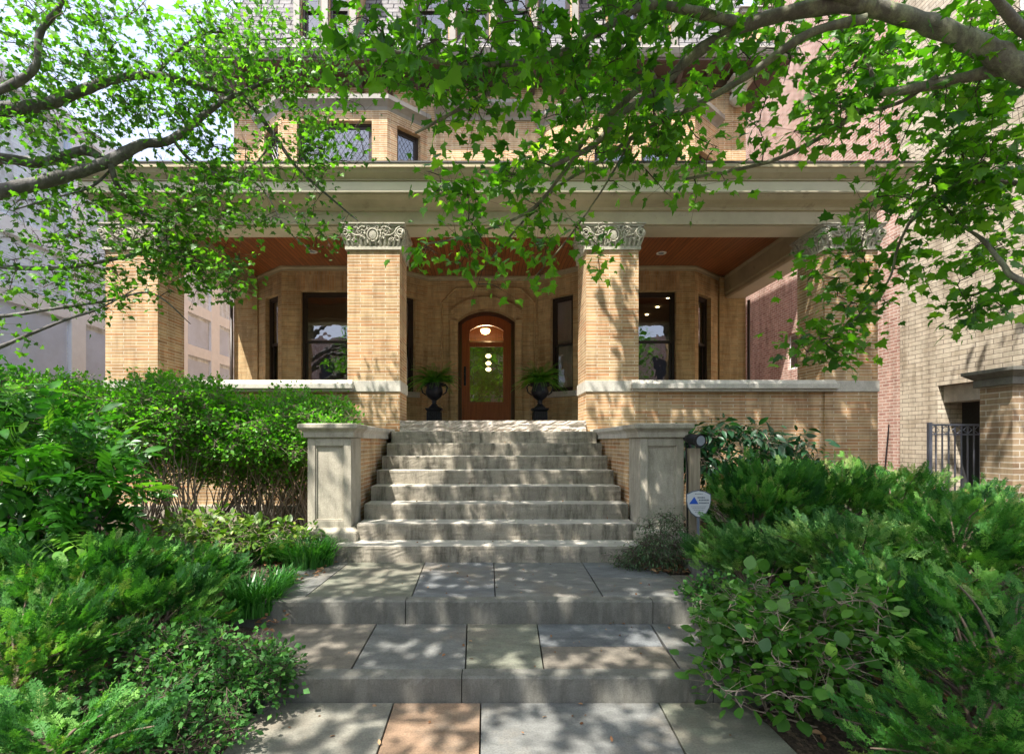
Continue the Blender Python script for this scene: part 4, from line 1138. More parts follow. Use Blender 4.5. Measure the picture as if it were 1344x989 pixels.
# white building on the left
wb = thing('white_building', 'white painted building with pale blue recessed panels left of the porch', 'building', (-8.5, 12, 0))
WX = -8.5
def Yw(px): return WX * FPX / (px - 637)
ztop = PZ(137, Yw(65))
mb = MB(); wall_facet(mb, (WX, 3.5), (WX, 18), 0, ztop); wall_facet(mb, (WX, 18), (WX - 12, 18), 0, ztop); wall_facet(mb, (WX - 12, 3.5), (WX, 3.5), 0, ztop)
mb.quad((WX - 12, 3.5, ztop), (WX, 3.5, ztop), (WX, 18, ztop), (WX - 12, 18, ztop))
mb.build('wall', M['white'], wb)
mb = MB(); 
for (a, b) in ((89, 108), (274, 285), (238, 243)): mb.box(WX, WX + .08, Yw(a), Yw(b), 0, ztop - .3)
zb_ = PZ(470, Yw(262)); mb.box(WX, WX + .07, 3.6, 17.9, zb_ - .0, zb_ + .30)
zc2 = PZ(428, Yw(60)); mb.box(WX, WX + .07, 3.6, 17.9, 5.3, 5.6)
mb.box(WX - .02, WX + .12, 3.45, 18, ztop - .25, ztop + .05)
mb.build('band', M['whiteband'], wb)
for (a, b, z0, z1) in ((-60, 86, .3, PZ(400, Yw(60))), (110, 138, .3, PZ(436, Yw(120))), (140, 236, .3, zb_ - .05), (245, 272, .3, zb_ - .12), (245, 272, zb_ + .33, 5.2), (287, 300, .3, zb_ - .12), (287, 300, zb_ + .33, 5.2)):
    MB().box(WX, WX + .02, Yw(a), Yw(b), z0, z1).build('panel', M['panelblue'], wb)
MB().box(WX, WX + .03, Yw(84), Yw(100), PZ(208, Yw(90)), PZ(165, Yw(90))).build('window', M['panelblue'], wb)

# ------------------------------------------------------------------ urns with ferns
def urn():
    t = thing('planter_urn', 'black iron urn on a square pedestal left of the front door', 'urn', (0, 0, 0), 'pair of urns flanking the door')
    mb = MB().box(-.20, .20, -.20, .20, 0, .05).frus((-.19, .19, -.19, .19), .05, (-.155, .155, -.155, .155), .12).frus((-.155, .155, -.155, .155), .12, (-.145, .145, -.145, .145), .33)
    mb.frus((-.145, .145, -.145, .145), .33, (-.18, .18, -.18, .18), .38).box(-.185, .185, -.185, .185, .38, .405)
    for s in range(7):
        u = -.12 + s * .04
        for (a, b) in ((u, -.152), (u, .152)): mb.tube([(a, b, .13), (a, b, .32)], .010, 5)
        for (a, b) in ((-.152, u), (.152, u)): mb.tube([(a, b, .13), (a, b, .32)], .010, 5)
    mb.build('pedestal', M['iron'], t, bevel=.006)
    mb = MB(); prof = [(.13, .405), (.13, .43), (.10, .45), (.055, .50), (.045, .53), (.065, .55), (.045, .57), (.08, .60), (.15, .66), (.185, .74), (.19, .80), (.17, .86), (.165, .90), (.20, .93), (.225, .95), (.215, .965), (.17, .955), (.16, .90)]
    mb.lathe(prof, 0, 0, 32, wob=lambda k, z: (.045 * (k % 2) if .58 < z < .76 else 0))
    mb.build('bowl', M['iron'], t, smooth=True)
    for s in (-1, 1):
        mb = MB(); mb.tube([(s * .17, 0, .90), (s * .25, 0, .93), (s * .29, 0, .87), (s * .26, 0, .76), (s * .18, 0, .70)], [.014, .016, .018, .016, .012], 8)
        mb.build('handle', M['iron'], t, smooth=True)
    return t
def fern(seed):
    global rng
    r = np.random.default_rng(seed)
    pos = []; fw = []; upv = []; sc = []; tone = []; st = MB()
    for i in range(120):
        a = r.random() * 2 * math.pi; L = .42 + .26 * r.random(); e = .4 + 1.0 * r.random(); tn = r.random()
        d = np.array([math.cos(a), math.sin(a), 0]); N = 13; pts = []
        for j in range(N):
            q = j / (N - 1); pts.append(np.array([0, 0, .95]) + d * L * q * math.cos(e * .55) * 1.0 + np.array([0, 0, L * (1.25 * math.sin(e) * q - (.95) * q * q * (.45 + .5 * math.cos(e)))]))
        for j in range(1, N):
            t_ = pts[j] - pts[j - 1]; s_ = np.cross(t_, [0, 0, 1]); s_ /= np.linalg.norm(s_) + 1e-9
            for sg in (-1, 1):
                for h in (0, .5):
                    pos.append(pts[j] - t_ * h); fw.append(s_ * sg + t_ / np.linalg.norm(t_) * .35 + np.array([0, 0, -.25])); upv.append([0, 0, 1]); sc.append(.075 * (1 - .75 * abs(j / N - .35))); tone.append(tn)
        st.tube([Vector(p) for p in pts[::3]], .003, 3)
    v, f = small_leaf(.20)
    return v, f, pos, fw, upv, sc, tone
def place_urn(px, Y, lab, flab, seed):
    t = urn() if seed == 1 else None
    return t
Yu = 11.02
u1 = urn(); u1.location = (PX(570, Yu), Yu, FZ)
u2 = copy_tree(u1); u2.location = (PX(708.5, Yu), Yu, FZ); u2['label'] = 'black iron urn on a square pedestal right of the front door'
for s, px, lab in ((11, 570, 'boston fern spilling from the urn left of the front door'), (12, 708.5, 'boston fern spilling from the urn right of the front door')):
    t = thing('fern', lab, 'fern', (PX(px, Yu), Yu, FZ + .93), 'ferns in the urns')
    v, f, pos, fw, upv, sc, tone = fern(s)
    pos = np.array(pos) * [1, 1, 1] + [PX(px, Yu), Yu, FZ]
    cloud('fronds', v, f, pos, fw, upv, sc, M['fern'], t, np.array(tone))

# ------------------------------------------------------------------ post, spotlight, sign
pt = MB().box(2.22, 2.34, 5.32, 5.44, .2, PZ(582, 5.4)); Yq = 5.38
px0 = PX(905.5, Yq)
pt = MB().box(px0, px0 + .115, Yq, Yq + .115, .15, PZ(588, Yq))
tag(pt.build('wooden_post', M['post'], bevel=.006), 'weathered square wooden post beside the right stair pier', 'post')
sp = thing('garden_spotlight', 'black spotlight mounted on top of the weathered wooden post', 'spotlight', (px0 + .06, Yq, PZ(588, Yq)))
zc_ = PZ(577, Yq); xc_ = PX(911, Yq)
def oct_tube(mb, a, b, ra, rb, n=16): mb.tube([a, b], [ra, rb], n)
mb = MB(); mb.tube([(xc_ - .04, Yq + .14, zc_ + .02), (xc_ - .02, Yq + .05, zc_ + .015), (xc_ + .02, Yq - .05, zc_ - .005), (xc_ + .032, Yq - .09, zc_ - .01)], [.035, .055, .062, .075], 18)
mb.build('lamp_body', M['black'], sp, smooth=False)
mb = MB(); mb.tube([(xc_ + .0325, Yq - .0905, zc_ - .0105), (xc_ + .0335, Yq - .095, zc_ - .011)], [.055, .05], 18); mb.build('lens', M['lens'], sp)
mb = MB(); mb.tube([(xc_ + .0318, Yq - .088, zc_ - .0098), (xc_ + .036, Yq - .115, zc_ - .012)], [.078, .080], 18, cap=False); mb.build('hood', M['black'], sp)
mb = MB(); mb.tube([(xc_ - .04, Yq + .05, zc_ + .01), (px0 + .03, Yq + .06, PZ(588, Yq) - .002)], .018, 8); mb.tube([(xc_ - .05, Yq + .1, zc_), (px0 - .02, Yq + .05, zc_ - .10), (px0 - .012, Yq + .04, zc_ - .35), (px0 - .012, Yq + .04, .3)], .008, 5); mb.build('bracket', M['black'], sp)
# shield sign on a stake
Ys = 5.16; sx, sz_ = PX(917, Ys), PZ(661, Ys)
sg = thing('security_sign', 'grey shield-shaped yard sign with a blue triangle at the foot of the post', 'sign', (sx, Ys, .3))
hw, hh = PX(933.5, Ys) - sx, .145
def shield(k, y, mb, th=.006):
    pts = [(-.98, .72), (-.5, .92), (0, 1.0), (.5, .92), (.98, .72), (1.0, .25), (.88, -.25), (.6, -.68), (.25, -.93), (0, -1.0), (-.25, -.93), (-.6, -.68), (-.88, -.25), (-1.0, .25)]
    v0 = [(sx + hw * k * a, y, sz_ + hh * k * b) for a, b in pts]; v1 = [(p[0], y + th, p[2]) for p in v0]; n = len(pts)
    mb.add(v0 + v1, [tuple(range(n))[::-1], tuple(range(n, 2 * n))] + [(i, (i + 1) % n, n + (i + 1) % n, n + i) for i in range(n)])
mb = MB(); shield(1.0, Ys, mb); mb.build('backplate', M['signgrey'], sg)
mb = MB(); shield(.93, Ys - .003, mb, .0025); mb.build('face', M['signwhite'], sg)
def tri(mb, pts, y, th=.001):
    v0 = [(sx + hw * a, y, sz_ + hh * b) for a, b in pts]; v1 = [(p[0], y + th, p[2]) for p in v0]; n = len(pts)
    mb.add(v0 + v1, [tuple(range(n)), tuple(range(n, 2 * n))[::-1]] + [(i, n + i, n + (i + 1) % n, (i + 1) % n) for i in range(n)])
mb = MB(); tri(mb, [(-.78, .0), (-.02, .0), (-.36, .52)], Ys - .0045); mb.build('emblem', M['signblue'], sg)
mb = MB()
def dash(a0, a1, b, h=.045):
    a = a0
    while a < a1:
        w_ = random.uniform(.05, .11); tri(mb, [(a, b), (min(a1, a + w_), b), (min(a1, a + w_), b + h), (a, b + h)], Ys - .0045); a += w_ + .035
dash(-.3, .3, .70, .05); dash(-.10, .5, .42, .09); dash(.02, .80, .24, .09); dash(.02, .80, .04, .08); dash(-.6, .6, -.2, .03); dash(-.5, .5, -.32, .03); dash(-.4, .4, -.46, .03); dash(-.3, .3, -.60, .03)
mb.build('lettering', M['signgrey'], sg)
MB().box(sx - .012, sx + .012, Ys + .007, Ys + .02, .2, sz_ + .02).build('stake', M['fence'], sg)
def multi_cloud(name, objs, mat, parent):
    Vs = []; Ls = []; Lt = []; Tn = []; base = 0
    for (proto, pos, fwd, up, scale, tone) in objs:
        pv = np.array(proto[0], float); pf = proto[1]; n = len(pos)
        if n == 0: continue
        fwd = fwd / (np.linalg.norm(fwd, axis=1, keepdims=True) + 1e-9)
        sx_ = np.cross(fwd, up); sx_ /= np.linalg.norm(sx_, axis=1, keepdims=True) + 1e-9; uz = np.cross(sx_, fwd); sc = scale[:, None, None]
        V = pos[:, None, :] + sc * (pv[None, :, 0:1] * sx_[:, None, :] + pv[None, :, 1:2] * fwd[:, None, :] + pv[None, :, 2:3] * uz[:, None, :])
        k = len(pv); flat = np.concatenate([np.array(f) for f in pf])
        Ls.append((flat[None, :] + (np.arange(n) * k)[:, None]).reshape(-1) + base); Lt.append(np.tile([len(f) for f in pf], n)); Vs.append(V.reshape(-1, 3)); Tn.append(np.repeat(np.clip(tone, 0, 1), k)); base += n * k
    V = np.concatenate(Vs); L = np.concatenate(Ls); lt = np.concatenate(Lt); ls = np.concatenate([[0], np.cumsum(lt)[:-1]])
    me = bpy.data.meshes.new(name); me.vertices.add(len(V)); me.vertices.foreach_set('co', V.astype(np.float32).ravel())
    me.loops.add(len(L)); me.loops.foreach_set('vertex_index', L.astype(np.int32))
    me.polygons.add(len(lt)); me.polygons.foreach_set('loop_start', ls.astype(np.int32)); me.polygons.foreach_set('loop_total', lt.astype(np.int32)); me.update(calc_edges=True)
    a = me.attributes.new('leaf_tone', 'FLOAT', 'POINT'); a.data.foreach_set('value', np.concatenate(Tn).astype(np.float32))
    me.materials.append(mat); o = bpy.data.objects.new(name, me); C.objects.link(o)
    if parent: o.parent = parent; o.matrix_parent_inverse = parent.matrix_basis.inverted()
    return o
# ------------------------------------------------------------------ vegetation helpers
def smooth_path(pts, sub=6):
    P = [np.array(p, float) for p in pts]; out = []
    for i in range(len(P) - 1):
        p0 = P[max(i - 1, 0)]; p1 = P[i]; p2 = P[i + 1]; p3 = P[min(i + 2, len(P) - 1)]
        for j in range(sub):
            t = j / sub
            out.append(.5 * ((2 * p1) + (-p0 + p2) * t + (2 * p0 - 5 * p1 + 4 * p2 - p3) * t * t + (-p0 + 3 * p1 - 3 * p2 + p3) * t ** 3))
    out.append(P[-1]); return out

class Tree:
    def __init__(s, seed): s.r = np.random.default_rng(seed); s.nodes = []; s.mb = MB(); s.tw = MB(); s.lp = []; s.lf = []; s.lu = []; s.ls = []; s.lt = []
    def branch(s, pts, r0, r1, n=10, wob=.0):
        P = smooth_path(pts)
        if wob: P = [p + s.r.normal(size=3) * wob for p in P]
        N = len(P); rad = [r0 + (r1 - r0) * (i / (N - 1)) ** .85 for i in range(N)]
        rad = [q * (1 + .07 * s.r.normal()) for q in rad]
        s.mb.tube([Vector(p) for p in P], rad, n)
        s.nodes += P[:]
    def pix(s, pp, r0, r1, n=10): s.branch([P3(*p) for p in pp], r0, r1, n)
    def blob(s, px, py, Y, rx, ry, dY, n):
        out = []
        while len(out) < n:
            a, b, c = s.r.uniform(-1, 1, 3)
            if a * a + b * b + c * c > 1: continue
            out.append(np.array(P3(px + a * rx, py + b * ry, Y + c * dY)))
        return out
    def ell(s, cx, cy, cz, rx, ry, rz, n):
        out = []
        while len(out) < n:
            a = s.r.uniform(-1, 1, 3)
            if a @ a > 1: continue
            out.append(np.array([cx, cy, cz]) + a * [rx, ry, rz])
        return out
    def grow(s, cl, leaf, per, spread, droop=.1):
        """join every cluster centre to the nearest wood by a twig and hang leaves on it"""
        N = np.array(s.nodes); cl = np.array(cl)
        d = np.array([np.min(np.linalg.norm(N - c, axis=1)) for c in cl]); order = np.argsort(d)
        buf = np.zeros((len(N) + len(cl) * 5, 3)); buf[:len(N)] = N; m = len(N)
        r = s.r
        for ci in order:
            c = cl[ci]; dd = np.linalg.norm(buf[:m] - c, axis=1); k = int(np.argmin(dd)); a = buf[k]; L = dd[k]
            mid = (a + c) / 2 + r.normal(size=3) * L * .12 + np.array([0, 0, .08 * L])
            P = smooth_path([a, mid, c], 3); nn = len(P)
            s.tw.tube([Vector(p) for p in P], [max(.0022, min(.012, .004 + .006 * L)) * (1 - .6 * i / (nn - 1)) for i in range(nn)], 4, cap=False)
            for p in P[2:]:
                if m < len(buf): buf[m] = p; m += 1
            td = (c - a) / (L + 1e-6)
            tone0 = r.normal() * .12
            for _ in range(r.poisson(per)):
                q = r.random() ** .6; base = P[int(q * (nn - 1))]
                off = r.normal(size=3) * spread * [1, 1, .7]; p = base + off
                f = off / (np.linalg.norm(off) + 1e-6) + r.normal(size=3) * .5 + td * .5 + np.array([0, 0, -droop * 4])
                u = np.array([0, 0, 1.0]) + r.normal(size=3) * .55
                s.lp.append(p); s.lf.append(f); s.lu.append(u); s.ls.append(leaf * (.40 + .85 * r.random())); s.lt.append(.45 + tone0 + r.normal() * .2)
                if np.linalg.norm(off) > .03 and r.random() < .5: s.tw.tube([Vector(base), Vector(p)], [.0016, .0012], 3, cap=False)
    def finish(s, name, label, cat, loc, bark, leafmat, proto, group=None, trunk='trunk', crown='crown'):
        t = thing(name, label, cat, loc, group)
        s.mb.build(trunk, bark, t, smooth=True)
        A = [np.array(q) for q in (s.lp, s.lf, s.lu, s.ls, s.lt)]; k3 = np.arange(len(A[0])) % 3
        multi_cloud(crown, [(lobed_leaf2(q), A[0][k3 == q], A[1][k3 == q], A[2][k3 == q], A[3][k3 == q], A[4][k3 == q]) for q in range(3)], leafmat, t)
        s.tw.build('twigs', M['stemdark'], t, smooth=True)
        return t

# ------------------------------------------------------------------ right-hand plane tree (large leaves, near)
T = Tree(3)
trunkx, trunky = 4.9, 3.0
T.branch([(trunkx, trunky, -.1), (trunkx - .05, trunky + .02, 1.2), (trunkx - .1, trunky + .05, 2.4), (trunkx - .15, trunky + .1, 3.5), (trunkx - .1, trunky + .1, 5.0), (trunkx + .1, trunky, 7.0), (trunkx + .1, trunky - .2, 9)], .24, .08, 16)
T.pix([(1690, 400, 3.05), (1600, 290, 3.1), (1460, 150, 3.15), (1344, 92, 3.2), (1290, 62, 3.25), (1220, 32, 3.35), (1135, 5, 3.4), (1040, -40, 3.3), (900, -95, 3.2), (740, -140, 3.0)], .104, .030, 14)
# the two long limbs that cross the front of the house
T.pix([(1135, 5, 3.4), (1060, 12, 3.5), (975, 35, 3.6), (910, 72, 3.7), (862, 120, 3.8), (815, 150, 3.85), (780, 190, 3.9), (725, 218, 4.0)], .060, .016)
T.pix([(975, 32, 3.6), (930, 20, 3.5), (850, 7, 3.4), (790, 40, 3.35), (740, 68, 3.3), (700, 82, 3.3), (655, 115, 3.3), (600, 145, 3.3), (545, 175, 3.4)], .038, .008)
T.pix([(860, 98, 3.75), (812, 140, 3.9), (770, 180, 4.1), (735, 232, 4.3), (690, 280, 4.5), (610, 310, 4.7), (560, 320, 4.7)], .028, .007)
T.pix([(700, 82, 3.3), (602, 85, 3.1), (530, 70, 3.0), (480, 65, 3.0)], .020, .007)
T.pix([(1136, 25, 3.4), (1060, 45, 3.5), (980, 100, 3.7), (910, 140, 3.9), (845, 170, 4.1), (790, 210, 4.3), (720, 255, 4.6), (640, 345, 4.9)], .034, .009)
T.pix([(830, 180, 4.2), (790, 250, 4.5), (740, 320, 4.8), (700, 365, 5.0)], .011, .004)
T.pix([(1344, 88, 3.2), (1310, 92, 3.3), (1248, 106, 3.4), (1190, 118, 3.5), (1150, 125, 3.6), (1115, 155, 3.8), (1060, 190, 4.0), (1000, 215, 4.2), (900, 235, 4.4)], .046, .012)
T.pix([(1230, 100, 3.4), (1180, 135, 3.6), (1120, 145, 3.8), (1060, 120, 4.0)], .018, .006)
T.pix([(1148, 125, 3.6), (1140, 85, 3.6), (1110, 45, 3.7), (1060, -10, 3.7), (1010, -70, 3.7)], .016, .003)
T.pix([(1690, 340, 3.05), (1500, 290, 3.3), (1344, 242, 3.6), (1260, 242, 3.8), (1210, 270, 4.0), (1180, 320, 4.2), (1165, 370, 4.3), (1120, 420, 4.4), (1070, 460, 4.4)], .022, .005)
T.pix([(1690, 470, 3.05), (1500, 420, 3.4), (1344, 370, 3.7), (1315, 345, 3.8), (1290, 315, 3.9), (1262, 295, 4.0), (1240, 270, 4.1)], .03, .008)
T.pix([(1440, 140, 3.15), (1400, 60, 3.15), (1344, 40, 3.1), (1300, -10, 3.0), (1200, -120, 2.8), (1050, -210, 2.6)], .05, .008)
cl = []
B = T.blob
cl += B(620, 50, 3.2, 150, 75, .5, 74) + B(520, 45, 3.0, 80, 60, .4, 26) + B(740, 105, 3.6, 130, 75, .5, 70) + B(860, 60, 3.6, 110, 80, .4, 46)
cl += B(690, 250, 4.4, 130, 55, .4, 60) + B(660, 330, 4.7, 120, 45, .4, 52) + B(760, 200, 4.1, 90, 60, .4, 34) + B(840, 170, 4.1, 100, 80, .4, 46) + B(600, 130, 3.4, 75, 50, .3, 22)
cl += B(930, 170, 4.0, 100, 80, .4, 42) + B(900, 245, 4.4, 65, 45, .3, 20) + B(1070, 120, 3.9, 110, 80, .4, 64) + B(1190, 100, 3.8, 120, 95, .5, 80) + B(1290, 130, 3.6, 90, 110, .4, 84)
cl += B(1260, 220, 3.9, 110, 75, .4, 84) + B(1270, 330, 4.2, 90, 85, .4, 66) + B(1165, 265, 4.2, 45, 40, .3, 14) + B(1110, 320, 4.3, 50, 45, .3, 16) + B(1110, 400, 4.4, 60, 80, .25, 24)
cl += B(1100, 455, 4.4, 75, 32, .25, 18) + B(1310, 400, 4.0, 50, 45, .3, 16) + B(1330, 30, 3.4, 70, 60, .4, 24) + B(1240, 420, 4.4, 60, 20, .2, 8) + B(800, 30, 3.3, 100, 40, .3, 22)
cl += B(700, 375, 4.9, 80, 18, .2, 12) + B(790, 330, 4.7, 45, 40, .2, 10) + B(560, 240, 4.5, 35, 25, .2, 6) + B(1000, 60, 3.9, 70, 45, .3, 14)
cl = [c for c in cl if T.r.random() < .37]
T.grow(cl, .098, 14, .12, .14)
# the crown above the frame, which throws the dappled shade
hi = T.ell(-.4, 1.1, 6.9, 4.0, 3.4, 1.3, 560)
T.branch([(trunkx - .1, trunky + .1, 4.6), (3.2, 2.6, 5.6), (1.4, 2.4, 6.2), (-.6, 2.6, 6.6), (-2.2, 2.4, 6.8)], .09, .02)
T.branch([(trunkx - .05, trunky + .05, 5.2), (3.4, 4.0, 6.3), (1.8, 4.8, 7.3), (0, 4.8, 7.4)], .07, .02)
T.branch([(trunkx - .0, trunky, 4.2), (3.6, 1.0, 5.2), (2.2, 0, 5.8), (.4, -.4, 6.2)], .08, .02)
hi += T.ell(3.2, 5.4, 8.0, 3.0, 1.7, .9, 190) + T.ell(5.3, 5.4, 8.2, 1.8, 1.5, .9, 120) + T.ell(-1.0, 4.2, 7.3, 1.7, 1.2, .7, 100)
T.grow(hi, .17, 15, .20, .1)
T.finish('plane_tree', 'plane tree with mottled limbs and large leaves, rooted right of the path', 'tree', (trunkx, trunky, 0), M['bark'], M['leaf_r'], lobed_leaf())

# ------------------------------------------------------------------ left-hand tree (small leaves, further)
T = Tree(5)
tx, ty = -6.9, 4.7
T.branch([(tx, ty, -.1), (tx + .03, ty, 1.2), (tx + .1, ty, 2.3), (tx + .05, ty + .05, 3.6), (tx - .05, ty, 5.2), (tx, ty - .1, 7.5)], .22, .07, 14)
def jn(z): return np.array([tx + .06, ty + .02, z])
def lp(pts, z0, r0, r1): T.branch([jn(z0)] + [P3(*p) for p in pts], r0, r1, 10)
lp([(-60, 270, 5.0), (0, 252, 5.1), (70, 235, 5.2), (140, 213, 5.3), (185, 190, 5.4), (225, 183, 5.5), (285, 138, 5.6), (320, 120, 5.7), (370, 95, 5.8), (380, 60, 5.9)], 3.6, .10, .010)
lp([(-60, 160, 5.2), (0, 145, 5.2), (60, 137, 5.3), (110, 118, 5.4), (150, 104, 5.5), (205, 99, 5.6), (260, 112, 5.7), (320, 130, 5.8), (360, 178, 5.9), (390, 220, 6.0), (440, 265, 6.1), (470, 290, 6.1)], 4.3, .085, .006)
lp([(-40, 215, 5.4), (0, 208, 5.4), (55, 213, 5.5), (110, 198, 5.5), (135, 210, 5.5)], 3.8, .06, .045)
lp([(-60, 130, 4.9), (0, 118, 4.9), (45, 90, 4.9), (52, 45, 4.9), (80, 5, 4.9), (90, -40, 4.9)], 4.6, .05, .02)
lp([(-60, 345, 5.3), (0, 350, 5.3), (80, 352, 5.4), (150, 340, 5.5), (200, 330, 5.6), (260, 345, 5.7), (310, 350, 5.8)], 3.0, .035, .006)
lp([(-60, 415, 5.2), (0, 415, 5.2), (70, 405, 5.3), (140, 395, 5.4), (200, 385, 5.6), (250, 425, 5.7)], 2.7, .030, .005)
lp([(-60, 475, 5.1), (0, 455, 5.1), (40, 438, 5.1), (90, 418, 5.2), (130, 405, 5.3), (180, 378, 5.4)], 2.5, .032, .006)
T.pix([(145, 215, 5.3), (155, 245, 5.4), (180, 275, 5.5), (215, 295, 5.6), (240, 335, 5.7), (270, 360, 5.8)], .035, .010)
T.pix([(228, 184, 5.5), (250, 210, 5.6), (290, 230, 5.7), (320, 228, 5.7), (355, 190, 5.8), (360, 165, 5.8)], .022, .006)
T.pix([(205, 98, 5.6), (235, 65, 5.7), (280, 42, 5.8), (340, 52, 5.9), (400, 50, 6.0), (440, 60, 6.0)], .022, .006)
T.pix([(150, 218, 5.4), (120, 245, 5.3), (70, 260, 5.2), (20, 275, 5.2)], .015, .006)
T.pix([(320, 228, 5.7), (350, 255, 5.8), (375, 300, 5.9), (410, 330, 6.0)], .012, .004)
B = T.blob; cl = []
cl += B(70, 60, 5.2, 110, 80, .6, 90) + B(200, 60, 5.5, 110, 75, .6, 95) + B(330, 60, 5.8, 110, 80, .6, 100) + B(430, 110, 6.0, 75, 90, .5, 64) + B(60, 170, 5.3, 90, 60, .5, 56)
cl += B(200, 150, 5.6, 110, 55, .5, 70) + B(330, 160, 5.8, 100, 70, .5, 84) + B(430, 200, 6.0, 55, 60, .4, 36) + B(90, 290, 5.4, 110, 60, .5, 84) + B(220, 270, 5.6, 100, 60, .5, 90)
cl += B(330, 250, 5.8, 75, 55, .4, 48) + B(240, 345, 5.7, 100, 45, .4, 78) + B(70, 370, 5.3, 85, 40, .3, 36) + B(280, 370, 5.7, 60, 25, .3, 24) + B(420, 300, 6.0, 40, 40, .3, 14) + B(140, 400, 5.4, 40, 22, .2, 8) + B(500, 60, 6.0, 40, 70, .4, 16)
cl += B(20, 440, 5.1, 30, 20, .2, 5)
cl = [c for c in cl if T.r.random() < .68]
T.grow(cl, .068, 16, .11, .1)
hi = T.ell(-4.4, 1.6, 7.1, 2.0, 2.0, 1.2, 40)
T.branch([(tx - .05, ty, 5.0), (-5.4, 4.6, 6.2), (-3.6, 4.4, 6.9), (-1.8, 4.2, 7.2)], .08, .02)
T.branch([(tx - .05, ty, 5.8), (-5.6, 3.8, 7.0), (-4.2, 3.2, 7.6)], .06, .02)
T.grow(hi, .12, 15, .17, .1)
T.finish('street_tree', 'grey-barked tree with small leaves, rooted left of the hedge', 'tree', (tx, ty, 0), M['bark2'], M['leaf_l'], lobed_leaf())

# ------------------------------------------------------------------ shrubs
def shrub(name, label, cat, cx, cy, gzv, stems, blobs, leaf, per_m, proto, mat, seed, rs=.014, group=None, up=.55, tone_sd=.22, stemmat='stem', spread=.10, droop=0.0, twig=True, nst=24, lean=.9):
    """leafy shell over a skeleton of bare stems; blobs = (x,y,z,rx,ry,rz,n clusters)"""
    T = Tree(seed); r = T.r
    for (sx_, sy_) in stems:
        for _ in range(nst // max(1, len(stems))):
            b = blobs[r.integers(len(blobs))]
            a = r.normal(size=3); a /= np.linalg.norm(a); a[2] = abs(a[2]) * .6
            tgt = np.array([b[0] + a[0] * b[3] * .8, b[1] + a[1] * b[4] * .8, b[2] + (a[2] - .2) * b[5] * .7])
            p0 = np.array([sx_ + r.normal() * .07, sy_ + r.normal() * .07, gzv - .05])
            mid = p0 * .55 + tgt * .45; mid[2] = p0[2] + (tgt[2] - p0[2]) * .5; mid[:2] += r.normal(size=2) * .05
            q1 = p0 * .8 + tgt * .2 + np.append(r.normal(size=2) * .03, 0)
            T.branch([p0, q1, mid, tgt], rs * (.7 + .6 * r.random()), rs * .3, 6, wob=.006)
    cl = []
    for b in blobs:
        k = 0
        while k < b[6]:
            a = r.normal(size=3); a /= np.linalg.norm(a); q = r.uniform(.45, 1.0) ** .5
            if a[2] < -.55 and r.random() < .8: continue
            cl.append(np.array(b[:3]) + a * q * np.array(b[3:6]) * (1 + .10 * math.sin(a[0] * 7 + a[1] * 5 + seed))); k += 1
    T.grow(cl, leaf, per_m, spread, droop)
    T.lu = [np.array([0, 0, 1.0]) + r.normal(size=3) * up for _ in T.lu]
    T.lt = list(.45 + r.normal(size=len(T.lt)) * tone_sd)
    t = thing(name, label, cat, (cx, cy, gzv), group)
    T.mb.build('stems', M[stemmat], t, smooth=True)
    cloud('foliage', proto[0], proto[1], T.lp, T.lf, T.lu, T.ls, mat, t, np.array(T.lt))
    T.tw.build('twigs', M[stemmat], t)
    return t

sm = small_leaf(.34)
hg = 'hedge shrubs in front of the porch'
def hedge(label, x, y, seed, zt, rx, n):
    zc = zt - .60
    shrub('hedge_shrub', label, 'shrub', x, y, .33, [(x - .35, y), (x + .1, y + .1), (x + .4, y - .05)],
          [(x, y, zc, rx, .85, .62, int(n * 1.7)), (x + .2, y - .1, zc + .08, rx * .8, .7, .46, n), (x, y + .30, zc - .36, rx * .98, .50, .46, n)], .058, 19, sm, M['leaf_hedge'], seed, rs=.013, group=hg, spread=.085, nst=66)
hedge('bright green hedge shrub against the left stair pier', -2.68, 6.75, 21, PZ(512, 6.4), .95, 330)
hedge('bright green hedge shrub in the middle of the hedge', -4.1, 6.35, 22, PZ(492, 6.2), .95, 350)
hedge('bright green hedge shrub filling the gap behind the compound-leaved shrub', -3.4, 6.75, 24, PZ(520, 6.6), .8, 200)
hedge('bright green hedge shrub at the far left of the hedge', -5.45, 6.0, 23, PZ(488, 5.9), .95, 330)
# glossy big-leaved shrub at the left edge
ol = oval_leaf(.25, .05, .12)
def compound():
    v = []; f = []; lv, lf_ = oval_leaf(.22, .04, .10)
    def addl(px_, py_, ang, s_):
        k = len(v); c, sn = math.cos(ang), math.sin(ang)
        for (x, y, z) in lv: v.append((px_ + s_ * (x * c + y * sn), py_ + s_ * (-x * sn + y * c), z * s_ - .25 * (py_ + s_ * y * c) ** 2))
        f.extend([tuple(i + k for i in q) for q in lf_])
    for j in range(4):
        y = .12 + j * .22
        for s in (-1, 1): addl(s * .01, y, s * 1.15, .40 - .02 * j)
    addl(0, .92, 0, .42); k = len(v)
    v.extend([(-.008, 0, 0), (.008, 0, 0), (.006, .95, -.2), (-.006, .95, -.2)]); f.append((k, k + 1, k + 2, k + 3))
    return v, f
shrub('compound_leaf_shrub', 'glossy shrub with long compound leaves at the left edge', 'shrub', -3.95, 4.1, .25, [(-3.9, 4.1), (-3.6, 4.2)],
      [(-4.15, 4.15, 1.30, .82, .60, .84, 95), (-3.6, 4.0, .95, .50, .5, .50, 34), (-3.15, 4.15, 1.25, .26, .2, .26, 6)], .30, 5.5, compound(), M['leaf_big'], 31, rs=.013, up=.5, spread=.08, stemmat='stemdark', nst=20)
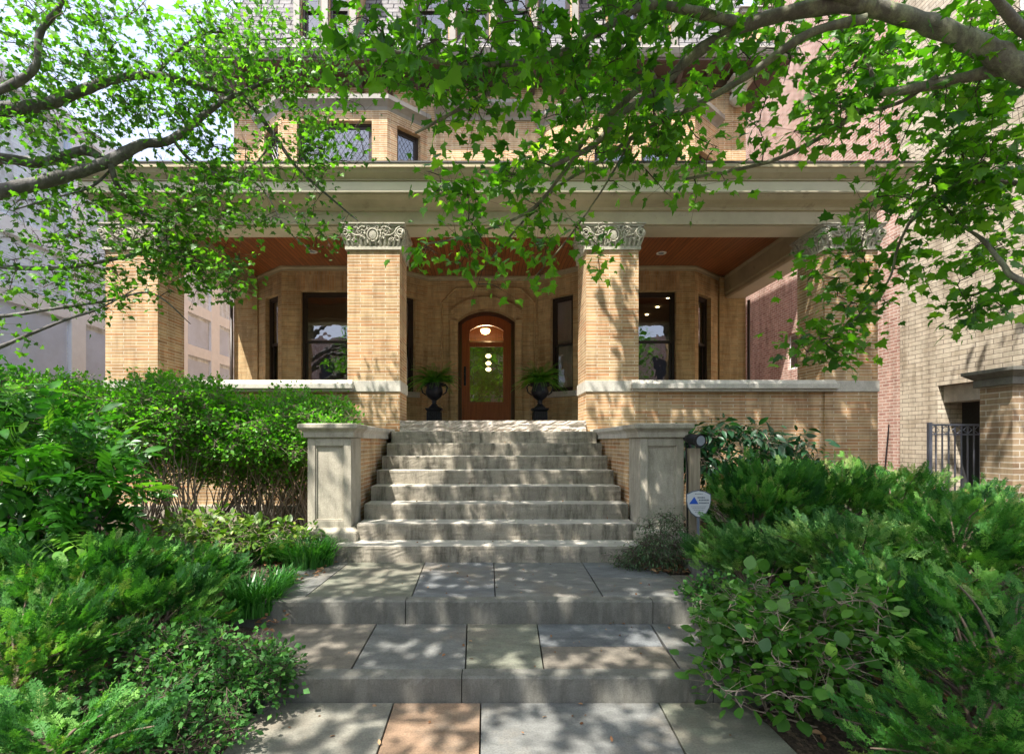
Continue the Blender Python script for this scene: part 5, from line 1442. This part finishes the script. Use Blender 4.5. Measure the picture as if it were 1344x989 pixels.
# dark broad shrub by the right parapet
shrub('dark_leaf_shrub', 'dark green shrub with drooping pointed leaves below the right parapet', 'shrub', PX(975, 7.0), 7.0, .36, [(PX(975, 7.0), 7.1)],
      [(PX(965, 7.0), 7.0, 1.40, .85, .5, .50, 110), (PX(915, 6.9), 6.9, 1.38, .40, .4, .42, 45), (PX(1035, 7.1), 7.1, 1.35, .42, .4, .42, 45)], .16, 8, oval_leaf(.20, .04, .18), M['leaf_dark'], 33, up=.45, spread=.10, droop=.2, nst=14)
# round-leaved shrub, right foreground
shrub('round_leaf_shrub', 'low shrub with rounded bright green leaves spilling over the path on the right', 'shrub', 1.75, 3.0, .0, [(1.75, 3.0), (2.0, 2.8)],
      [(1.78, 3.05, .36, .50, .42, .34, 100), (2.0, 2.95, .50, .40, .36, .34, 60), (1.55, 2.85, .22, .34, .3, .24, 36)], .078, 8.5, oval_leaf(.40, .03, .10), M['leaf_round'], 35, rs=.008, up=.4, spread=.06, nst=20)
shrub('round_leaf_shrub', 'small shoots with rounded leaves poking up through the right junipers', 'shrub', PX(1165, 3.9), 3.9, .3, [(PX(1165, 3.9), 3.9)],
      [(PX(1165, 3.9), 3.9, PZ(735, 3.9), .20, .12, .10, 9)], .11, 5, oval_leaf(.40, .03, .10), M['leaf_round'], 36, rs=.006, up=.4, spread=.05, nst=5)
# small-leaved evergreens at the path's edge
iv = small_leaf(.38)
shrub('small_leaf_shrub', 'small-leaved dark shrub in the bottom left corner of the path', 'shrub', -1.45, 2.55, 0, [(-1.5, 2.55)],
      [(-1.55, 2.55, .14, .32, .35, .18, 90)], .034, 18, iv, M['leaf_ivy'], 40, rs=.004, spread=.05, nst=4, stemmat='stemdark')
shrub('small_leaf_shrub', 'small-leaved dark shrub at the lower left edge of the path', 'shrub', -1.62, 3.0, 0, [(-1.65, 3.05)],
      [(-1.72, 3.02, .22, .50, .28, .24, 110), (-1.38, 2.98, .16, .26, .22, .20, 50), (-1.95, 2.85, .15, .3, .3, .2, 40)], .042, 26, iv, M['leaf_ivy'], 41, rs=.004, spread=.05, nst=6, stemmat='stemdark')
shrub('small_leaf_shrub', 'small-leaved dark shrub hanging over the right end of the upper kerb', 'shrub', 1.85, 3.95, .2, [(1.95, 3.95)],
      [(1.88, 3.92, .30, .26, .35, .22, 90), (1.98, 3.5, .18, .22, .3, .18, 50)], .042, 24, iv, M['leaf_ivy'], 42, rs=.004, spread=.05, nst=5, stemmat='stemdark')
shrub('lime_leaf_shrub', 'low straggly shrub with yellow-green leaves between hedge and junipers', 'shrub', PX(290, 5.2), 5.2, .33, [(PX(270, 5.2), 5.2), (PX(320, 5.1), 5.1)],
      [(PX(270, 5.2), 5.2, .64, .55, .35, .20, 75), (PX(350, 5.2), 5.3, .56, .45, .35, .16, 55), (PX(255, 4.8), 4.8, .58, .4, .3, .16, 30)], .10, 7, oval_leaf(.24, .03, .1), M['leaf_yel'], 43, rs=.006, up=.3, spread=.08, nst=16)
shrub('weeping_shrub', 'small drooping grey-green bush at the foot of the right stair pier', 'shrub', PX(860, 5.0), 5.0, .3, [(PX(862, 5.0), 5.0)],
      [(PX(872, 5.05), 5.05, .62, .24, .2, .26, 80), (PX(855, 4.95), 4.95, .45, .34, .25, .17, 80), (PX(838, 5.0), 5.0, .38, .28, .2, .10, 40)], .040, 16, small_leaf(.13), M['weep'], 44, rs=.004, spread=.05, droop=.35, stemmat='stemdark', nst=16)

# ------------------------------------------------------------------ junipers
SPR = [juniper_sprig(i) for i in range(3)]
def juniper(label, cx, cy, g, blobs, seed, size=.135, mat='leaf_jun', group='spreading junipers in the front garden'):
    r = np.random.default_rng(seed); t = thing('juniper_shrub', label, 'shrub', (cx, cy, g), group)
    st = MB(); pos = []; fw = []; upv = []; sc = []; tone = []
    for (x, y, z, rx, ry, rz, n) in blobs:
        n = int(n * 2.5)
        c = np.array([x, y, z]); R3 = np.array([rx, ry, rz])
        # boughs: arching limbs whose sprays lie in flat overlapping tiers
        nb = max(5, n // 40)
        for b in range(nb):
            a = r.random() * 2 * math.pi; el = r.uniform(-.10, 1.15)
            d = np.array([math.cos(a) * math.cos(el), math.sin(a) * math.cos(el), math.sin(el)])
            tip = c + d * R3 * r.uniform(.75, 1.12)
            root = np.array([x + r.normal() * .1 * rx, y + r.normal() * .1 * ry, g])
            mid = root * .45 + tip * .55; mid[2] = root[2] + (tip[2] - root[2]) * .75
            P = smooth_path([root, mid, tip], 8)
            st.tube([Vector(p) for p in P], [.009 * (1 - .8 * i / (len(P) - 1)) + .0018 for i in range(len(P))], 5, cap=False)
            bd = tip - mid; bd /= np.linalg.norm(bd) + 1e-6; side = np.cross(bd, [0, 0, 1]); side /= np.linalg.norm(side) + 1e-6
            tb = r.normal() * .15; wd = r.uniform(.14, .26) * (rx + ry) * .75
            for k in range(n // nb):
                q = r.uniform(.30, 1.0) ** .7; base = P[int(q * (len(P) - 1))]
                lat = r.normal() * wd * (1.15 - q * .8)
                p = base + side * lat + np.array([0, 0, r.normal() * .035 - abs(lat) * .15]) + bd * r.uniform(-.05, .05)
                f = bd * .9 + side * (lat / (wd + 1e-6)) * .6 + r.normal(size=3) * .22 + np.array([0, 0, .22])
                pos.append(p); fw.append(f); upv.append(np.array([0, 0, 1.]) + r.normal(size=3) * .45); sc.append(size * r.uniform(.55, 1.2)); tone.append(min(.92, .4 + tb * 1.3 + r.normal() * .24) if r.random() > .004 else 1)
    pos = np.array(pos); idx = np.arange(len(pos)); k3 = idx % 3
    st.build('stems', M['junstem'], t, smooth=True)
    vs = []; objs = []
    for q in range(3):
        m = k3 == q
        objs.append((SPR[q], pos[m], np.array(fw)[m], np.array(upv)[m], np.array(sc)[m], np.array(tone)[m]))
    # one foliage mesh per shrub: the three sprig shapes are joined
    multi_cloud('foliage', objs, M[mat], t)
    return t
# right side
juniper('tall juniper mound beside the security sign', 2.75, 5.35, .33, [(2.98, 5.35, .75, .58, .55, .60, 520), (3.2, 5.5, .85, .6, .5, .55, 380)], 51)
juniper('juniper mound spreading in front of the right parapet', 4.3, 5.7, .34, [(4.0, 5.7, .80, .8, .6, .58, 560), (4.8, 5.8, .75, .8, .6, .55, 480)], 52)
juniper('juniper mound below the iron gate at the right edge', 5.4, 5.2, .33, [(5.3, 5.2, .6, .8, .7, .50, 480)], 53)
juniper('juniper growing between the round-leaved shrub and the mounds behind', 2.6, 4.3, .25, [(2.35, 4.35, .45, .6, .5, .32, 380), (3.1, 4.2, .52, .7, .6, .42, 520)], 54, mat='leaf_jun2')
juniper('juniper at the right edge of the garden', 4.0, 4.1, .25, [(3.9, 4.1, .60, .8, .7, .52, 620)], 55)
juniper('juniper filling the lower right corner', 2.9, 2.7, .0, [(2.85, 2.75, .30, .65, .6, .50, 620), (2.75, 3.3, .42, .6, .5, .42, 420), (2.3, 2.3, .15, .6, .4, .28, 380)], 56, size=.11)
# left side
juniper('juniper filling the lower left corner', -2.7, 2.8, .0, [(-2.75, 2.85, .30, .75, .6, .42, 640), (-2.0, 2.3, .10, .6, .3, .26, 300)], 61, size=.11)
juniper('juniper mound in the left foreground below the compound-leaved shrub', -2.9, 3.6, .15, [(-3.0, 3.6, .48, .75, .55, .42, 640), (-2.35, 3.45, .38, .55, .45, .36, 420)], 62, size=.12)
juniper('juniper beside the left end of the path', -2.15, 4.1, .25, [(-2.55, 4.15, .42, .55, .45, .24, 420)], 63, size=.12)
juniper('pale green juniper at the left edge of the garden', -4.0, 3.4, .1, [(-3.7, 3.4, .50, .6, .5, .42, 420)], 64, mat='leaf_jun2', size=.125)

# ------------------------------------------------------------------ grass clumps
def grass_clump(label, cx, cy, g, n, h, rad, seed):
    r = np.random.default_rng(seed); v = []; f = []; tn = []
    for i in range(n):
        a = r.random() * 2 * math.pi; rr = rad * r.random() ** .5; p = np.array([cx + rr * math.cos(a), cy + rr * math.sin(a), g - .02])
        d = np.array([math.cos(a), math.sin(a), 0]) * .7 + np.append(r.normal(size=2) * .4, 0); L = h * r.uniform(.6, 1.25); w_ = .0062 * r.uniform(.8, 1.5); s_ = np.cross(d, [0, 0, 1]); s_ /= np.linalg.norm(s_) + 1e-6
        k = len(v); q = [0, .3, .6, .85, 1]; bend = r.uniform(.45, 1.0)
        for t_ in q:
            c = p + d * L * bend * t_ * t_ * .75 + np.array([0, 0, L * (t_ - .42 * bend * t_ ** 3)]); wd = w_ * (1 - t_ ** 3) + .0004
            v.extend([c - s_ * wd, c + s_ * wd])
        for j in range(4): f.append((k + 2 * j, k + 2 * j + 1, k + 2 * j + 3, k + 2 * j + 2))
        tn += [min(1, max(0, .45 + r.normal() * .2))] * 10
    me = bpy.data.meshes.new('grass_clump'); me.from_pydata([tuple(x) for x in v], [], f); me.materials.append(M['blade'])
    at_ = me.attributes.new('leaf_tone', 'FLOAT', 'POINT'); at_.data.foreach_set('value', tn)
    o = bpy.data.objects.new('grass_clump', me); C.objects.link(o)
    tag(o, label, 'grass clump', 'strappy grass clumps left of the path'); return o
grass_clump('strappy grass clump at the foot of the left stair pier', PX(405, 5.1), 5.1, .33, 620, .36, .25, 71)
grass_clump('strappy grass clump behind the pier clump, nearer the hedge', PX(355, 5.35), 5.35, .34, 320, .30, .2, 72)
grass_clump('strappy grass clump hanging over the left end of the upper kerb', PX(335, 4.0), 4.0, .24, 480, .34, .18, 73)
grass_clump('thin strappy grass clump between upper kerb and juniper', PX(370, 4.35), 4.35, .32, 160, .22, .10, 74)

# ------------------------------------------------------------------ leaf litter
r = np.random.default_rng(80)
def litter(n, x0, x1, y0, y1):
    x = r.uniform(x0, x1, n); y = r.uniform(y0, y1, n); return np.stack([x, y, gz(x, y) + .012 + .012 * r.random(n)], 1)
pl_ = np.concatenate([litter(900, -5.5, -1.7, 2.3, 7.5), litter(260, 1.55, 2.3, 4.75, 5.4), litter(900, 1.8, 5.5, 2.4, 7.5), litter(200, -2.1, -1.5, 3.2, 5.3)])
n = len(pl_); pl_[900:1160, 2] = .335 + .03 * r.random(260)
ex = []
for z_, y0_, y1_, k_ in ((.337, 4.05, 5.15, 34), (.156, 3.16, 3.92, 26), (.004, 2.4, 3.02, 14)): ex.append(np.stack([r.uniform(-1.2, 1.5, k_), r.uniform(y0_, y1_, k_), np.full(k_, z_ + .004)], 1))
for k in range(1, 9): ex.append(np.stack([r.uniform(-1.35, 1.6, 7), r.uniform(sy(k) + .15, sy(k) + .32, 7), np.full(7, sz(k) + .006)], 1))
pl_ = np.concatenate([pl_] + ex); n = len(pl_)
fwd = r.normal(size=(n, 3)); fwd[:, 2] *= .25
o = cloud('leaf_litter', *oval_leaf(.28, .10, .12), pl_, fwd, np.array([[0, 0, 1.0]]) + r.normal(size=(n, 3)) * .4, np.where(np.arange(n) < 2260, .03 + .035 * r.random(n), .012 + .022 * r.random(n)), M['litter'])
tag(o, 'brown dead leaves scattered on the soil beside the path', 'leaf litter', kind='stuff')
tag(MB().box(1.72, 2.25, 4.78, 5.34, .30, .342).build('soil_patch', M['soil'], bevel=.02), 'patch of bare soil covering the corner of the terrace', 'soil', kind='stuff')

# ------------------------------------------------------------------ the street behind the camera, seen only in the window glass
struct(MB().box(-60, 60, -16, -8, -.10, -.02).build('road', M['asphalt']), 'asphalt street in front of the garden')
for i, (x, y, h) in enumerate(((-9, -19, 14), (-2.5, -20, 16), (4.5, -19, 15), (11, -20, 14.5))):
    T = Tree(90 + i)
    T.branch([(x, y, -.1), (x + .1, y, 2), (x, y + .1, 4.2), (x + .1, y, h * .8)], .28, .06)
    for k in range(6): a = k * 1.05; T.branch([(x, y, 3 + k * .4), (x + 1.2 * math.cos(a), y + 1.2 * math.sin(a), 4.5 + k * .4), (x + 2.4 * math.cos(a), y + 2.4 * math.sin(a), 5.2 + k * .5)], .09, .03)
    T.grow(T.ell(x, y, h * .52, 3.6, 2.6, h * .42, 260), .42, 9, .5, .2)
    T.finish('street_tree', ('leafy tree across the street, reflected in the left windows', 'leafy tree across the street, reflected in the left part of the door', 'leafy tree across the street, reflected in the right part of the door', 'leafy tree across the street, reflected in the right windows')[i], 'tree', (x, y, 0), M['bark2'], M['leaf_l'], lobed_leaf(), 'trees across the street')

# brick row houses across the street, mirrored dimly in the porch windows
t = thing('row_house', 'long brick row house across the street, seen only mirrored in the windows', 'house', (0, -27, 0))
mb = MB(); ops = [(2 + i * 3.0, 3.3 + i * 3.0, z, z + 1.9) for i in range(16) for z in (1.2, 4.6, 8.0)]
wall_facet(mb, (26, -26), (-26, -26), -.1, 12, ops, .2); mb.box(-26, 26, -34, -26.3, 11.7, 12.0)
mb.build('wall', M['pink'], t)
mb = MB(); mb.quad((26, -26.18, 0), (-26, -26.18, 0), (-26, -26.18, 11.5), (26, -26.18, 11.5)); mb.build('window_glass', M['black'], t)
